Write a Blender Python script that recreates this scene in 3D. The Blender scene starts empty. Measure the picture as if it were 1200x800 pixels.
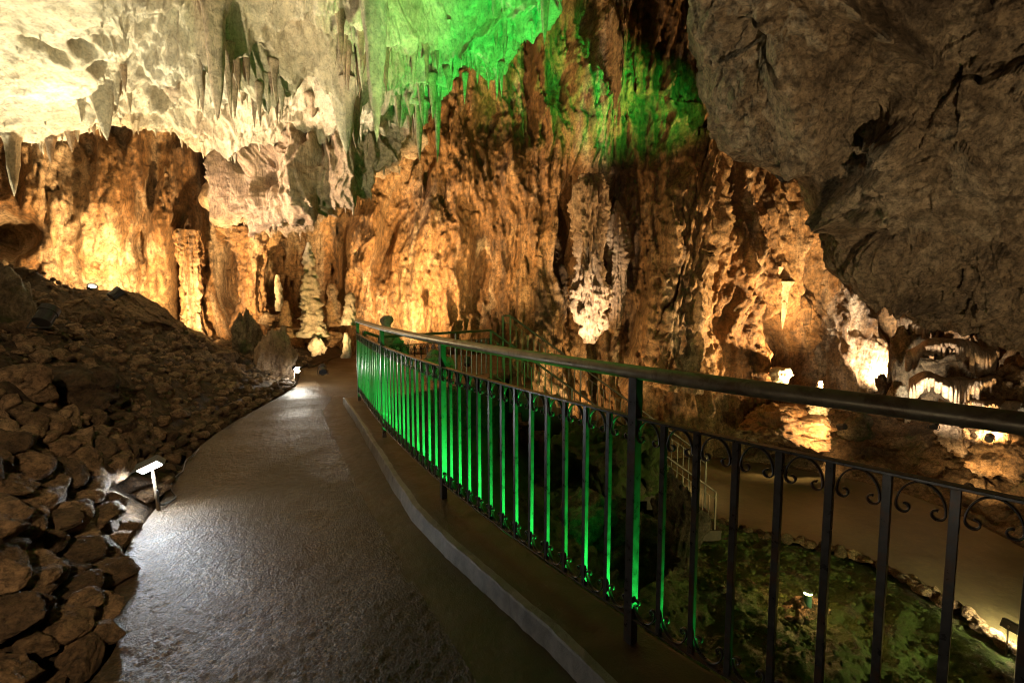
import bpy, bmesh, math, random
import numpy as np
from mathutils import Vector, Matrix

R = math.radians
scene = bpy.context.scene
C = scene.collection

# ------------------------------------------------------------------ camera
F = 567.0                      # focal length in photograph pixels (1200 wide)
PITCH = R(4.9)
CAM = np.array([0.0, 0.0, 1.5])
cam_data = bpy.data.cameras.new('camera')
cam_data.sensor_width = 36.0
cam_data.lens = F / 1200.0 * 36.0
cam_data.clip_start = 0.05
cam_data.clip_end = 400.0
cam = bpy.data.objects.new('camera', cam_data)
cam.location = CAM.tolist()
cam.rotation_euler = (math.pi / 2 - PITCH, 0, 0)
C.objects.link(cam)
scene.camera = cam

# ------------------------------------------------------------------ world: a closed cave, no daylight reaches it
world = bpy.data.worlds.new('World')
scene.world = world
world.use_nodes = True
world.node_tree.nodes['Background'].inputs['Color'].default_value = (0.02, 0.018, 0.015, 1)
world.node_tree.nodes['Background'].inputs['Strength'].default_value = 0.05
scene.view_settings.view_transform = 'Standard'
scene.view_settings.look = 'None'
scene.view_settings.gamma = 1.0
scene.view_settings.use_curve_mapping = False
scene.view_settings.exposure = 0.0
scene.cycles.use_denoising = True
scene.cycles.use_adaptive_sampling = False
scene.cycles.filter_width = 1.0
scene.cycles.max_bounces = 6
scene.cycles.diffuse_bounces = 2
scene.cycles.glossy_bounces = 3
scene.cycles.transmission_bounces = 2
scene.cycles.sample_clamp_indirect = 1.5
scene.cycles.blur_glossy = 1.0
scene.cycles.caustics_reflective = False
scene.cycles.caustics_refractive = False

cp, sp = math.cos(PITCH), math.sin(PITCH)

def ray(px, py):
    a, b = (px - 600) / F, (400 - py) / F
    return np.array([a, cp + b * sp, -sp + b * cp])

def at(px, py, Y):
    """world point that stands Y metres ahead and shows at that place of the photograph"""
    d = ray(px, py)
    return CAM + d * (Y / d[1])

def on_z(px, py, z):
    d = ray(px, py)
    return CAM + d * ((z - CAM[2]) / d[2])

def project(P):
    q = P - CAM
    depth = q[..., 1] * cp - q[..., 2] * sp
    depth = np.where(depth < 0.2, 0.2, depth)
    up = q[..., 1] * sp + q[..., 2] * cp
    return 600 + F * q[..., 0] / depth, 400 - F * up / depth

# ------------------------------------------------------------------ noise
_rng = np.random.RandomState(7)
_perm = np.concatenate([_rng.permutation(256)] * 3).astype(np.int32)
_g = _rng.normal(size=(256, 3))
_g = (_g / np.linalg.norm(_g, axis=1)[:, None]).astype(np.float32)

def perlin(P):
    P = np.asarray(P, np.float32)
    sh = P.shape[:-1]
    P = P.reshape(-1, 3)
    i = np.floor(P).astype(np.int32)
    f = P - i
    i &= 255
    u = f * f * f * (f * (f * 6 - 15) + 10)
    def g(dx, dy, dz):
        h = _perm[_perm[_perm[i[:, 0] + dx] + i[:, 1] + dy] + i[:, 2] + dz]
        gr = _g[h]
        return gr[:, 0] * (f[:, 0] - dx) + gr[:, 1] * (f[:, 1] - dy) + gr[:, 2] * (f[:, 2] - dz)
    l = lambda a, b, t: a + (b - a) * t
    ux, uy, uz = u[:, 0], u[:, 1], u[:, 2]
    r = l(l(l(g(0, 0, 0), g(1, 0, 0), ux), l(g(0, 1, 0), g(1, 1, 0), ux), uy),
          l(l(g(0, 0, 1), g(1, 0, 1), ux), l(g(0, 1, 1), g(1, 1, 1), ux), uy), uz)
    return (r * 1.5).reshape(sh)

def fbm(P, o=4, lac=2.1, gain=0.5):
    a, s, r = 1.0, 0.0, 0
    P = np.asarray(P, np.float32)
    for k in range(o):
        r = r + a * perlin(P + 17.3 * k)
        s += a
        a *= gain
        P = P * lac
    return r / s

def ridged(P, o=4, lac=2.1, gain=0.5):
    a, s, r = 1.0, 0.0, 0
    P = np.asarray(P, np.float32)
    for k in range(o):
        r = r + a * (1 - np.abs(perlin(P + 9.1 * k)) * 2.2)
        s += a
        a *= gain
        P = P * lac
    return r / s

def billow(P, o=3, lac=2.1, gain=0.5):
    a, s, r = 1.0, 0.0, 0
    P = np.asarray(P, np.float32)
    for k in range(o):
        r = r + a * (np.abs(perlin(P + 5.7 * k)) * 2.2)
        s += a
        a *= gain
        P = P * lac
    return r / s

def facet(P, seed=0):
    """broken rock: every cell of a jittered lattice is its own tilted plane"""
    P = np.asarray(P, np.float32)
    sh = P.shape[:-1]
    P = P.reshape(-1, 3)
    i = np.floor(P).astype(np.int32)
    rj = np.random.RandomState(400 + seed)
    jit = rj.rand(256, 3).astype(np.float32)
    tilt = rj.normal(size=(256, 3)).astype(np.float32)
    best = np.full(len(P), 1e9, np.float32)
    val = np.zeros(len(P), np.float32)
    for dx in (-1, 0, 1):
        for dy in (-1, 0, 1):
            for dz in (-1, 0, 1):
                c = i + np.array([dx, dy, dz], np.int32)
                h = _perm[_perm[_perm[c[:, 0] & 255] + (c[:, 1] & 255)] + (c[:, 2] & 255)]
                r = P - (c + jit[h])
                d2 = (r * r).sum(1)
                m = d2 < best
                best = np.where(m, d2, best)
                val = np.where(m, (r * tilt[h]).sum(1), val)
    return np.clip(val, -1.2, 1.2).reshape(sh)

def sstep(a, b, x):
    t = np.clip((x - a) / (b - a), 0, 1)
    return t * t * (3 - 2 * t)

# ------------------------------------------------------------------ mesh helpers
def link(name, me, mat=None, parent=None, smooth=True):
    o = bpy.data.objects.new(name, me)
    C.objects.link(o)
    if mat is not None and not me.materials:
        me.materials.append(mat)
    if parent is not None:
        o.parent = parent
    return o

def grid_mesh(name, P, flip=False, wrap=False, keep=None):
    nu, nv = P.shape[:2]
    idx = np.arange(nu * nv).reshape(nu, nv)
    if wrap:
        idx = np.vstack([idx, idx[:1]])
    a, b, c, d = idx[:-1, :-1], idx[1:, :-1], idx[1:, 1:], idx[:-1, 1:]
    q = np.stack([a, b, c, d], -1).reshape(-1, 4)
    if keep is not None:
        q = q[keep.reshape(-1)[q].all(1)]
    if flip:
        q = q[:, ::-1]
    me = bpy.data.meshes.new(name)
    me.vertices.add(nu * nv)
    me.vertices.foreach_set('co', np.ascontiguousarray(P, np.float32).reshape(-1))
    n = len(q)
    me.loops.add(n * 4)
    me.loops.foreach_set('vertex_index', np.ascontiguousarray(q, np.int32).reshape(-1))
    me.polygons.add(n)
    me.polygons.foreach_set('loop_start', np.arange(0, n * 4, 4, dtype=np.int32))
    me.polygons.foreach_set('use_smooth', np.ones(n, bool))
    me.update(calc_edges=True)
    return me

def raw_mesh(name, V, Fc, smooth=True):
    me = bpy.data.meshes.new(name)
    me.from_pydata([tuple(map(float, v)) for v in V], [], [tuple(map(int, f)) for f in Fc])
    me.polygons.foreach_set('use_smooth', np.full(len(me.polygons), smooth))
    me.update()
    return me

def cr_weights(n, t):
    """Catmull-Rom weights for n control points at parameters t in 0..n-1"""
    t = np.clip(np.asarray(t, float), 0, n - 1 - 1e-6)
    k = np.floor(t).astype(int)
    u = t - k
    W = np.zeros((len(t), n))
    w = [(-u + 2 * u**2 - u**3) / 2, (2 - 5 * u**2 + 3 * u**3) / 2,
         (u + 4 * u**2 - 3 * u**3) / 2, (-u**2 + u**3) / 2]
    for j in range(4):
        np.add.at(W, (np.arange(len(t)), np.clip(k + j - 1, 0, n - 1)), w[j])
    return W

def dense(ctrl, tu, tv):
    ctrl = np.asarray(ctrl, float)
    Wu, Wv = cr_weights(ctrl.shape[0], tu), cr_weights(ctrl.shape[1], tv)
    return np.einsum('ai,ijk,bj->abk', Wu, ctrl, Wv)

def normals(P):
    du = np.gradient(P, axis=0)
    dv = np.gradient(P, axis=1)
    n = np.cross(du, dv)
    return n / (np.linalg.norm(n, axis=-1, keepdims=True) + 1e-9)

def poly_pts(pts, step):
    """points along a smooth curve through pts, about step apart"""
    pts = np.asarray(pts, float)
    W = cr_weights(len(pts), np.linspace(0, len(pts) - 1, 60 * len(pts)))
    q = W @ pts
    L = np.concatenate([[0], np.cumsum(np.linalg.norm(np.diff(q, axis=0), axis=1))])
    n = max(2, int(round(L[-1] / step)) + 1)
    s = np.linspace(0, L[-1], n)
    return np.stack([np.interp(s, L, q[:, k]) for k in range(q.shape[1])], 1), L[-1]

def polyline_dist(X, Y, pts):
    """distance to a polyline and its side (positive to the right of its direction)"""
    best = np.full(X.shape, 1e9)
    sgn = np.zeros(X.shape)
    for (ax, ay), (bx, by) in zip(pts[:-1], pts[1:]):
        dx, dy = bx - ax, by - ay
        t = np.clip(((X - ax) * dx + (Y - ay) * dy) / (dx * dx + dy * dy + 1e-12), 0, 1)
        ex, ey = X - ax - t * dx, Y - ay - t * dy
        d = np.hypot(ex, ey)
        s = np.sign(dy * (X - ax) - dx * (Y - ay))
        m = d < best - 1e-9
        best = np.where(m, d, best)
        sgn = np.where(m, s, sgn)
    return best * sgn

def tag(o, label=None, cat=None, group=None, kind=None):
    if label: o['label'] = label
    if cat: o['category'] = cat
    if group: o['group'] = group
    if kind: o['kind'] = kind
    return o

def empty(name, loc, rz=0.0):
    o = bpy.data.objects.new(name, None)
    o.empty_display_size = 0.1
    o.location = tuple(map(float, loc))
    o.rotation_euler = (0, 0, rz)
    C.objects.link(o)
    return o

# ------------------------------------------------------------------ materials
def new_mat(name):
    m = bpy.data.materials.new(name)
    m.use_nodes = True
    nt = m.node_tree
    bsdf = nt.nodes['Principled BSDF']
    return m, nt, bsdf

def nz(nt, scale, detail=6, rough=0.6, vec=None, dist=0.0):
    n = nt.nodes.new('ShaderNodeTexNoise')
    n.inputs['Scale'].default_value = scale
    n.inputs['Detail'].default_value = detail
    n.inputs['Roughness'].default_value = rough
    n.inputs['Distortion'].default_value = dist
    if vec is not None:
        nt.links.new(vec, n.inputs['Vector'])
    return n.outputs['Fac']

def ramp(nt, fac, stops):
    r = nt.nodes.new('ShaderNodeValToRGB')
    e = r.color_ramp.elements
    while len(e) < len(stops):
        e.new(0.5)
    for k, (p, c) in enumerate(stops):
        e[k].position = p
        e[k].color = (*c, 1) if len(c) == 3 else c
    nt.links.new(fac, r.inputs['Fac'])
    return r.outputs['Color']

def mixc(nt, fac, a, b, mode='MIX'):
    m = nt.nodes.new('ShaderNodeMix')
    m.data_type = 'RGBA'
    m.blend_type = mode
    for s, v in ((m.inputs[0], fac), (m.inputs[6], a), (m.inputs[7], b)):
        if isinstance(v, (int, float)):
            s.default_value = v
        elif isinstance(v, tuple):
            s.default_value = (*v, 1)
        else:
            nt.links.new(v, s)
    return m.outputs[2]

def coords(nt, scale=(1, 1, 1), world=True):
    t = nt.nodes.new('ShaderNodeNewGeometry').outputs['Position'] if world else nt.nodes.new('ShaderNodeTexCoord').outputs['Object']
    mp = nt.nodes.new('ShaderNodeMapping')
    mp.inputs['Scale'].default_value = scale
    nt.links.new(t, mp.inputs['Vector'])
    return mp.outputs['Vector']

def bump(nt, h, strength, distance, prev=None):
    b = nt.nodes.new('ShaderNodeBump')
    b.inputs['Strength'].default_value = strength
    b.inputs['Distance'].default_value = distance
    nt.links.new(h, b.inputs['Height'])
    if prev is not None:
        nt.links.new(prev, b.inputs['Normal'])
    return b.outputs['Normal']

def rock_mat(name, cols, stain=(0.06, 0.035, 0.02), streak=0.3, rough=(0.36, 0.72), bscale=1.0, world=True, moss=None, stain_amt=0.55, pale=None, micro=(0.42, 1.42), dark=None, pit=0.45):
    m, nt, b = new_mat(name)
    v = coords(nt, (1, 1, 1), world)
    vs = coords(nt, (1, 1, streak), world)
    n1 = nz(nt, 0.55 * bscale, 5, 0.6, vs, 0.6)
    base = ramp(nt, n1, [(0.30, cols[0]), (0.48, cols[1]), (0.68, cols[2])])
    n2 = nz(nt, 2.6 * bscale, 8, 0.7, vs, 0.8)
    f2 = ramp(nt, n2, [(0.50, (0, 0, 0)), (0.68, (stain_amt,) * 3)])
    base = mixc(nt, f2, base, stain)
    if pale:
        vp = coords(nt, (1, 1, 0.22), world)
        n5 = nz(nt, pale[1], 6, 0.62, vp, 1.2)
        f5 = ramp(nt, n5, [(pale[2], (0, 0, 0)), (pale[2] + 0.14, (0.85, 0.85, 0.85))])
        base = mixc(nt, f5, base, pale[0])
    if dark:
        vd = coords(nt, (1, 1, 0.13), world)
        n7 = nz(nt, dark[1], 6, 0.65, vd, 1.0)
        f7 = ramp(nt, n7, [(dark[2], (0, 0, 0)), (dark[2] + 0.10, (0.8, 0.8, 0.8))])
        base = mixc(nt, f7, base, dark[0])
    n3 = nz(nt, 8 * bscale, 8, 0.78, v, 0.3)
    f3 = ramp(nt, n3, [(0.40, (micro[0],) * 3), (0.50, (0.95, 0.94, 0.92)), (0.60, (micro[1], micro[1] * 0.98, micro[1] * 0.95))])
    base = mixc(nt, 1.0, base, f3, 'MULTIPLY')
    n6 = nz(nt, 21 * bscale, 5, 0.7, v, 0.6)
    f6 = ramp(nt, n6, [(0.36, (pit, pit * 0.95, pit * 0.9)), (0.46, (1, 1, 1)), (0.62, (1.15, 1.14, 1.12))])
    base = mixc(nt, 1.0, base, f6, 'MULTIPLY')
    if moss:
        n4 = nz(nt, moss[1], 6, 0.65, v, 0.4)
        f4 = ramp(nt, n4, [(moss[2], (0, 0, 0)), (moss[2] + 0.12, (1, 1, 1))])
        base = mixc(nt, f4, base, moss[0])
    nt.links.new(base, b.inputs['Base Color'])
    rr = ramp(nt, n2, [(0.35, (rough[0],) * 3), (0.65, (rough[1],) * 3)])
    nt.links.new(rr, b.inputs['Roughness'])
    b.inputs['Specular IOR Level'].default_value = 0.45
    nb = bump(nt, nz(nt, 6 * bscale, 9, 0.72, vs, 0.5), 1.0, 0.13)
    nb = bump(nt, nz(nt, 30 * bscale, 6, 0.75, v), 0.9, 0.028, nb)
    nt.links.new(nb, b.inputs['Normal'])
    return m

M = {}
M['wall'] = rock_mat('ochre_cave_rock', [(0.10, 0.050, 0.020), (0.27, 0.145, 0.058), (0.38, 0.25, 0.125)], pale=((0.54, 0.42, 0.29), 0.6, 0.53), streak=0.22, dark=((0.075, 0.045, 0.028), 0.8, 0.55))
M['calcite'] = rock_mat('pale_calcite', [(0.46, 0.36, 0.23), (0.62, 0.53, 0.38), (0.74, 0.67, 0.53)], stain=(0.26, 0.17, 0.09), streak=0.5, stain_amt=0.45, micro=(0.70, 1.16), pit=0.72)
M['drape'] = rock_mat('calcite_drapery', [(0.26, 0.16, 0.09), (0.46, 0.33, 0.22), (0.62, 0.49, 0.36)], stain=(0.12, 0.065, 0.03), streak=0.16, micro=(0.58, 1.25), pit=0.6)
M['grey'] = rock_mat('grey_limestone', [(0.19, 0.135, 0.08), (0.33, 0.25, 0.16), (0.45, 0.37, 0.26)], stain=(0.085, 0.062, 0.04), streak=0.6, stain_amt=0.6, pale=((0.50, 0.41, 0.29), 0.5, 0.56), dark=((0.085, 0.062, 0.042), 0.7, 0.55))
M['rubble'] = rock_mat('rubble_earth', [(0.04, 0.024, 0.012), (0.085, 0.053, 0.027), (0.14, 0.094, 0.05)], stain=(0.03, 0.02, 0.012), streak=1.0, bscale=1.6, rough=(0.6, 0.9))
M['stone'] = rock_mat('rubble_stone', [(0.10, 0.062, 0.032), (0.18, 0.118, 0.063), (0.28, 0.20, 0.12)], stain=(0.06, 0.038, 0.02), streak=1.0, bscale=2.2, rough=(0.65, 0.95))
def vary(m, lo, hi):
    nt = m.node_tree; b = nt.nodes['Principled BSDF']
    src = b.inputs['Base Color'].links[0].from_socket
    oi = nt.nodes.new('ShaderNodeObjectInfo')
    c = ramp(nt, oi.outputs['Random'], [(0.0, (lo, lo * 0.97, lo * 0.95)), (0.5, (1.0, 0.98, 0.94)), (1.0, (hi, hi * 1.0, hi * 1.02))])
    nt.links.new(mixc(nt, 1.0, src, c, 'MULTIPLY'), b.inputs['Base Color'])
vary(M['stone'], 0.55, 1.75)
M['farbank'] = rock_mat('ochre_bank_rock', [(0.08, 0.05, 0.024), (0.19, 0.12, 0.058), (0.32, 0.22, 0.12)], stain=(0.04, 0.026, 0.013), streak=1.0, bscale=1.4, rough=(0.6, 0.95), moss=((0.06, 0.085, 0.018), 0.7, 0.56))
M['bank'] = rock_mat('mossy_ground', [(0.06, 0.05, 0.022), (0.11, 0.09, 0.04), (0.17, 0.14, 0.07)], stain=(0.03, 0.026, 0.01), streak=1.0, bscale=1.6, rough=(0.6, 0.95), moss=((0.075, 0.115, 0.016), 2.2, 0.38))
M['mossrock'] = rock_mat('mossy_rock', [(0.12, 0.09, 0.05), (0.22, 0.17, 0.10), (0.32, 0.26, 0.17)], stain=(0.04, 0.04, 0.018), streak=0.8, bscale=1.6, moss=((0.07, 0.10, 0.025), 1.8, 0.52))

def asphalt_mat():
    m, nt, b = new_mat('wet_rough_asphalt')
    v = coords(nt)
    n = nz(nt, 1.3, 6, 0.6, v)
    col = ramp(nt, n, [(0.35, (0.032, 0.020, 0.010)), (0.65, (0.066, 0.043, 0.022))])
    vo = nt.nodes.new('ShaderNodeTexVoronoi')
    vo.inputs['Scale'].default_value = 85
    nt.links.new(v, vo.inputs['Vector'])
    sp_ = ramp(nt, vo.outputs['Color'], [(0.15, (0.35, 0.35, 0.35)), (0.6, (1.0, 0.98, 0.95)), (0.9, (2.6, 2.45, 2.2))])
    col = mixc(nt, 1.0, col, sp_, 'MULTIPLY')
    nt.links.new(col, b.inputs['Base Color'])
    nd_ = nz(nt, 0.9, 5, 0.6, v, 0.8)
    rr = ramp(nt, nd_, [(0.36, (0.38,) * 3), (0.50, (0.52,) * 3), (0.64, (0.68,) * 3)])
    col = mixc(nt, ramp(nt, nd_, [(0.40, (0, 0, 0)), (0.66, (0.75, 0.75, 0.75))]), col, (0.085, 0.058, 0.032))
    nt.links.new(col, b.inputs['Base Color'])
    nt.links.new(rr, b.inputs['Roughness'])
    b.inputs['Specular IOR Level'].default_value = 0.5
    inv = nt.nodes.new('ShaderNodeMath'); inv.operation = 'SUBTRACT'
    inv.inputs[0].default_value = 1.0
    nt.links.new(vo.outputs['Distance'], inv.inputs[1])
    nb = bump(nt, inv.outputs[0], 0.6, 0.006)
    nb = bump(nt, nz(nt, 110, 5, 0.75, v), 0.9, 0.008, nb)
    nt.links.new(nb, b.inputs['Normal'])
    return m

def concrete_mat(name, c0, c1, rough, fine=120, bs=0.35, streak=(1, 1, 1)):
    m, nt, b = new_mat(name)
    v = coords(nt, streak)
    n = nz(nt, 1.8, 8, 0.65, v, 0.4)
    col = ramp(nt, n, [(0.32, c0), (0.68, c1)])
    n2 = nz(nt, 14, 6, 0.7, v)
    col = mixc(nt, 1.0, col, ramp(nt, n2, [(0.35, (0.65,) * 3), (0.65, (1.2,) * 3)]), 'MULTIPLY')
    nt.links.new(col, b.inputs['Base Color'])
    nt.links.new(ramp(nt, n2, [(0.3, (rough - 0.1,) * 3), (0.7, (rough + 0.12,) * 3)]), b.inputs['Roughness'])
    nb = bump(nt, nz(nt, fine, 4, 0.6, v), bs, 0.006)
    nb = bump(nt, nz(nt, 9, 5, 0.6, v), 0.35, 0.02, nb)
    nt.links.new(nb, b.inputs['Normal'])
    return m

M['asphalt'] = asphalt_mat()
M['gutter'] = concrete_mat('worn_brown_concrete', (0.040, 0.023, 0.011), (0.085, 0.053, 0.028), 0.5)
M['kerb'] = concrete_mat('grey_kerb_concrete', (0.12, 0.11, 0.092), (0.26, 0.24, 0.205), 0.5, fine=160, bs=0.5)
M['ledge'] = concrete_mat('ledge_concrete', (0.042, 0.025, 0.012), (0.095, 0.060, 0.031), 0.5)
M['lower'] = concrete_mat('lower_path_screed', (0.095, 0.078, 0.036), (0.155, 0.125, 0.060), 0.5, fine=60)
M['stair'] = concrete_mat('stair_concrete', (0.035, 0.025, 0.014), (0.065, 0.048, 0.029), 0.65)

def plain(name, col, rough, metal=0.0, spec=0.5, noise=0.0, rust=None):
    m, nt, b = new_mat(name)
    b.inputs['Metallic'].default_value = metal
    b.inputs['Specular IOR Level'].default_value = spec
    v = coords(nt, world=True)
    n = nz(nt, 25, 5, 0.65, v)
    c = ramp(nt, n, [(0.3, tuple(x * (1 - noise) for x in col)), (0.7, tuple(min(1, x * (1 + noise)) for x in col))])
    if rust:
        nr = nz(nt, 7, 7, 0.7, v, 0.5)
        c = mixc(nt, ramp(nt, nr, [(0.52, (0, 0, 0)), (0.62, (0.8, 0.8, 0.8))]), c, rust)
    nt.links.new(c, b.inputs['Base Color'])
    nt.links.new(ramp(nt, n, [(0.3, (max(0.05, rough - 0.1),) * 3), (0.7, (rough + 0.1,) * 3)]), b.inputs['Roughness'])
    nt.links.new(bump(nt, nz(nt, 130, 3, 0.6, v), 0.25, 0.002), b.inputs['Normal'])
    return m

M['iron'] = plain('dark_wrought_iron', (0.060, 0.054, 0.048), 0.33, 0.35, 0.6, 0.35, rust=(0.10, 0.05, 0.025))
M['handrail'] = plain('worn_handrail_steel', (0.30, 0.24, 0.15), 0.40, 0.55, 0.6, 0.25, rust=(0.16, 0.10, 0.055))
M['steel'] = plain('galvanised_steel', (0.15, 0.125, 0.095), 0.42, 0.6, 0.5, 0.25)
M['pole'] = plain('dull_brown_pole', (0.13, 0.10, 0.07), 0.6, 0.2, 0.4, 0.3)
M['housing'] = plain('black_lamp_housing', (0.03, 0.03, 0.032), 0.45, 0.2, 0.5, 0.2)
M['greyhousing'] = plain('grey_lamp_housing', (0.22, 0.24, 0.24), 0.4, 0.5, 0.5, 0.15)
M['greenpost'] = plain('green_painted_post', (0.10, 0.22, 0.16), 0.4, 0.1, 0.5, 0.2)

def glow(name, col, strength):
    m, nt, b = new_mat(name)
    b.inputs['Base Color'].default_value = (0.8, 0.8, 0.8, 1)
    b.inputs['Emission Color'].default_value = (*col, 1)
    b.inputs['Emission Strength'].default_value = strength
    return m

# ================================================================== THE PLACE
# ------------------------------------------------------------------ cave wall (closed loop)
wall_plan = [(-17, -4), (-15.5, 3), (-13.6, 7.0), (-11.6, 10.2), (-9.2, 12.2), (-6.8, 13.4), (-4.2, 14.4), (-1.6, 14.8),
             (1, 15.0), (3, 15.4), (5, 15.0), (7, 15.3), (9, 15.8), (11.2, 16.3), (13.6, 16.2), (16.2, 14.6), (18.5, 11.0), (19.5, 5),
             (19, -3), (14, -9), (5, -12), (-6, -11), (-14, -9), (-17, -4)]
wp_ = np.array(wall_plan, float)
tdense = np.linspace(0, len(wp_) - 1, 4000)
curve = cr_weights(len(wp_), tdense) @ wp_
arc = np.concatenate([[0], np.cumsum(np.linalg.norm(np.diff(curve, axis=0), axis=1))])
tt = np.interp(np.arange(0, arc[-1], 0.01), arc, tdense)
arc_of = lambda t: np.interp(t, tdense, arc)
a0, a1 = arc_of(1.6), arc_of(16.2)
s_vis = np.arange(a0, a1, 0.040)
s_pre = np.linspace(0, a0, 60)[:-1]
s_post = np.linspace(a1, arc[-1], 140)
s_all = np.concatenate([s_pre, s_vis, s_post])
cx, cy = np.interp(s_all, arc, curve[:, 0]), np.interp(s_all, arc, curve[:, 1])
zz = np.concatenate([np.arange(-4.2, 10.9, 0.042), np.arange(10.9, 13.6, 0.25)])
Zg, Sg = np.meshgrid(zz, s_all)
B = np.stack([np.repeat(cx[:, None], len(zz), 1), np.repeat(cy[:, None], len(zz), 1), Zg], -1)
tx, ty = np.gradient(cx, s_all), np.gradient(cy, s_all)
tl = np.hypot(tx, ty)
nrm = np.stack([ty / tl, -tx / tl, np.zeros_like(tl)], -1)[:, None, :]     # towards the inside of the cave
PX, PY = project(B)

def feats(PX, PY, items):
    d = np.zeros(PX.shape)
    for (fx, fy, sx, sy, ang, amp) in items:
        c, s = math.cos(R(ang)), math.sin(R(ang))
        u = ((PX - fx) * c + (PY - fy) * s) / sx
        v = (-(PX - fx) * s + (PY - fy) * c) / sy
        q = u * u + v * v
        d += amp * np.exp(-q * q * 0.6 - q * 0.25)
    return d

wall_feats = [
    (335, 325, 72, 62, 0, -1.7), (272, 320, 9, 55, 0, -0.9), (213, 335, 9, 55, 0, -1.0), (229, 330, 10, 75, 0, 0.7),
    (300, 350, 12, 40, 0, 0.6), (425, 285, 18, 40, 10, 0.7), (452, 270, 9, 70, 6, -0.6), (505, 320, 38, 90, 8, 0.7),
    (560, 330, 12, 80, 0, -0.4), (610, 300, 30, 80, 0, -0.3), (668, 265, 12, 60, 0, -1.6), (735, 330, 16, 80, 0, -0.7),
    (775, 330, 15, 130, 15, 1.0), (816, 300, 12, 110, 4, -2.2), (838, 170, 15, 50, 10, -2.2), (880, 300, 40, 60, -20, 0.6),
    (968, 330, 12, 80, 0, 0.5), (1036, 410, 26, 56, 10, -1.1),
    (1008, 410, 12, 60, 0, 0.6), (600, 120, 45, 60, 30, -0.5), (720, 90, 40, 60, -15, 0.7), (690, 60, 14, 70, -10, -0.5),
    (120, 240, 25, 70, 12, 0.6), (165, 260, 12, 70, 14, -0.5), (60, 250, 30, 50, 20, 0.4), (210, 230, 22, 60, 8, 0.5),
    (15, 275, 30, 22, 0, -1.2), (238, 190, 7, 45, -8, -0.8), (445, 170, 30, 40, 0, 0.3), (545, 200, 20, 50, -20, 0.4),
]
n = np.zeros(PX.shape, np.float32)
Q = B.copy()
warp = fbm(B * 0.35, 3)
Q[..., 0] += 0.45 * warp
Q[..., 2] += 0.3 * warp
disp = 1.1 * fbm(B * np.array([0.22, 0.22, 0.16]), 3)
disp += 0.66 * fbm(Q * np.array([0.75, 0.75, 0.34]), 4)
fl = ridged(Q * np.array([0.95, 0.95, 0.13]) + 31.0, 3)
disp += 0.66 * (fl - 0.45)
fl2 = ridged(Q * np.array([2.6, 2.6, 0.55]) + 3.0, 3)
disp += 0.21 * (fl2 - 0.45)
lump = billow(Q * np.array([2.1, 2.1, 1.5]) + 55.0, 4)
patch = sstep(-0.15, 0.3, fbm(B * 0.4 + 77.0, 2))
disp += (0.05 + 0.13 * patch) * (0.5 - lump)
crag = ridged(Q * np.array([1.35, 1.35, 0.34]) + 91.0, 4, 2.2, 0.6)
disp += 0.31 * (crag - 0.35)
disp += 0.08 * fbm(Q * np.array([4.2, 4.2, 1.6]), 4, 2.1, 0.65)
disp += 0.07 * (ridged(Q * np.array([5.5, 5.5, 2.6]) + 13, 3, 2.1, 0.6) - 0.4)
disp += 0.12 * facet(Q * np.array([1.5, 1.5, 0.42]), 1) + 0.06 * facet(Q * np.array([3.6, 3.6, 1.3]), 2)
edge = sstep(0, 3.0, np.minimum(s_all, arc[-1] - s_all))[:, None]
disp = disp * edge
front = (B[..., 1] > 4)
disp += np.where(front, feats(PX + 14 * warp, PY, wall_feats), 0)
_u = (PX - 905 + 5 * warp) / np.where(PY < 412, 25 * np.clip(1 - (412 - PY) / 90, 0.2, 1), 25); _v = (PY - 412) / np.where(PY < 412, 46, 80)
disp -= np.where(front, 7.0 * (1 - sstep(0.75, 1.02, _u * _u + _v * _v)), 0)
_u = (PX - 946 + 4 * warp) / 11; _v = (PY - 430) / 36
disp -= np.where(front, 1.6 * (1 - sstep(0.7, 1.1, _u * _u + _v * _v)), 0)
# the wall leans inwards with height and flares out at the foot
disp += 0.05 * np.clip(Zg - 3, 0, None) + 0.30 * np.clip(0.6 - Zg, 0, 2.2) * edge
Pw = B + nrm * disp[..., None]
WALL_PX, WALL_PY = project(Pw)
def wall_hit(px, py):
    q = (WALL_PX - px) ** 2 + (WALL_PY - py) ** 2 + np.where(Pw[..., 1] > 5, 0, 1e9)
    i = np.unravel_index(np.argmin(q), q.shape)
    return Pw[i]
o = link('cave_wall', grid_mesh('cave_wall', Pw, flip=False), M['wall'])
tag(o, kind='structure')

# dome over everything
gx, gy = np.meshgrid(np.arange(-19, 21.5, 0.35), np.arange(-14, 20, 0.35), indexing='ij')
G = np.stack([gx, gy, np.full(gx.shape, 12.3)], -1)
G[..., 2] += 0.9 * fbm(G * 0.25, 3) + 0.4 * fbm(G * 0.9, 3)
o = link('cave_roof', grid_mesh('cave_roof', G, flip=True), M['wall'])
tag(o, kind='structure')

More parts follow.
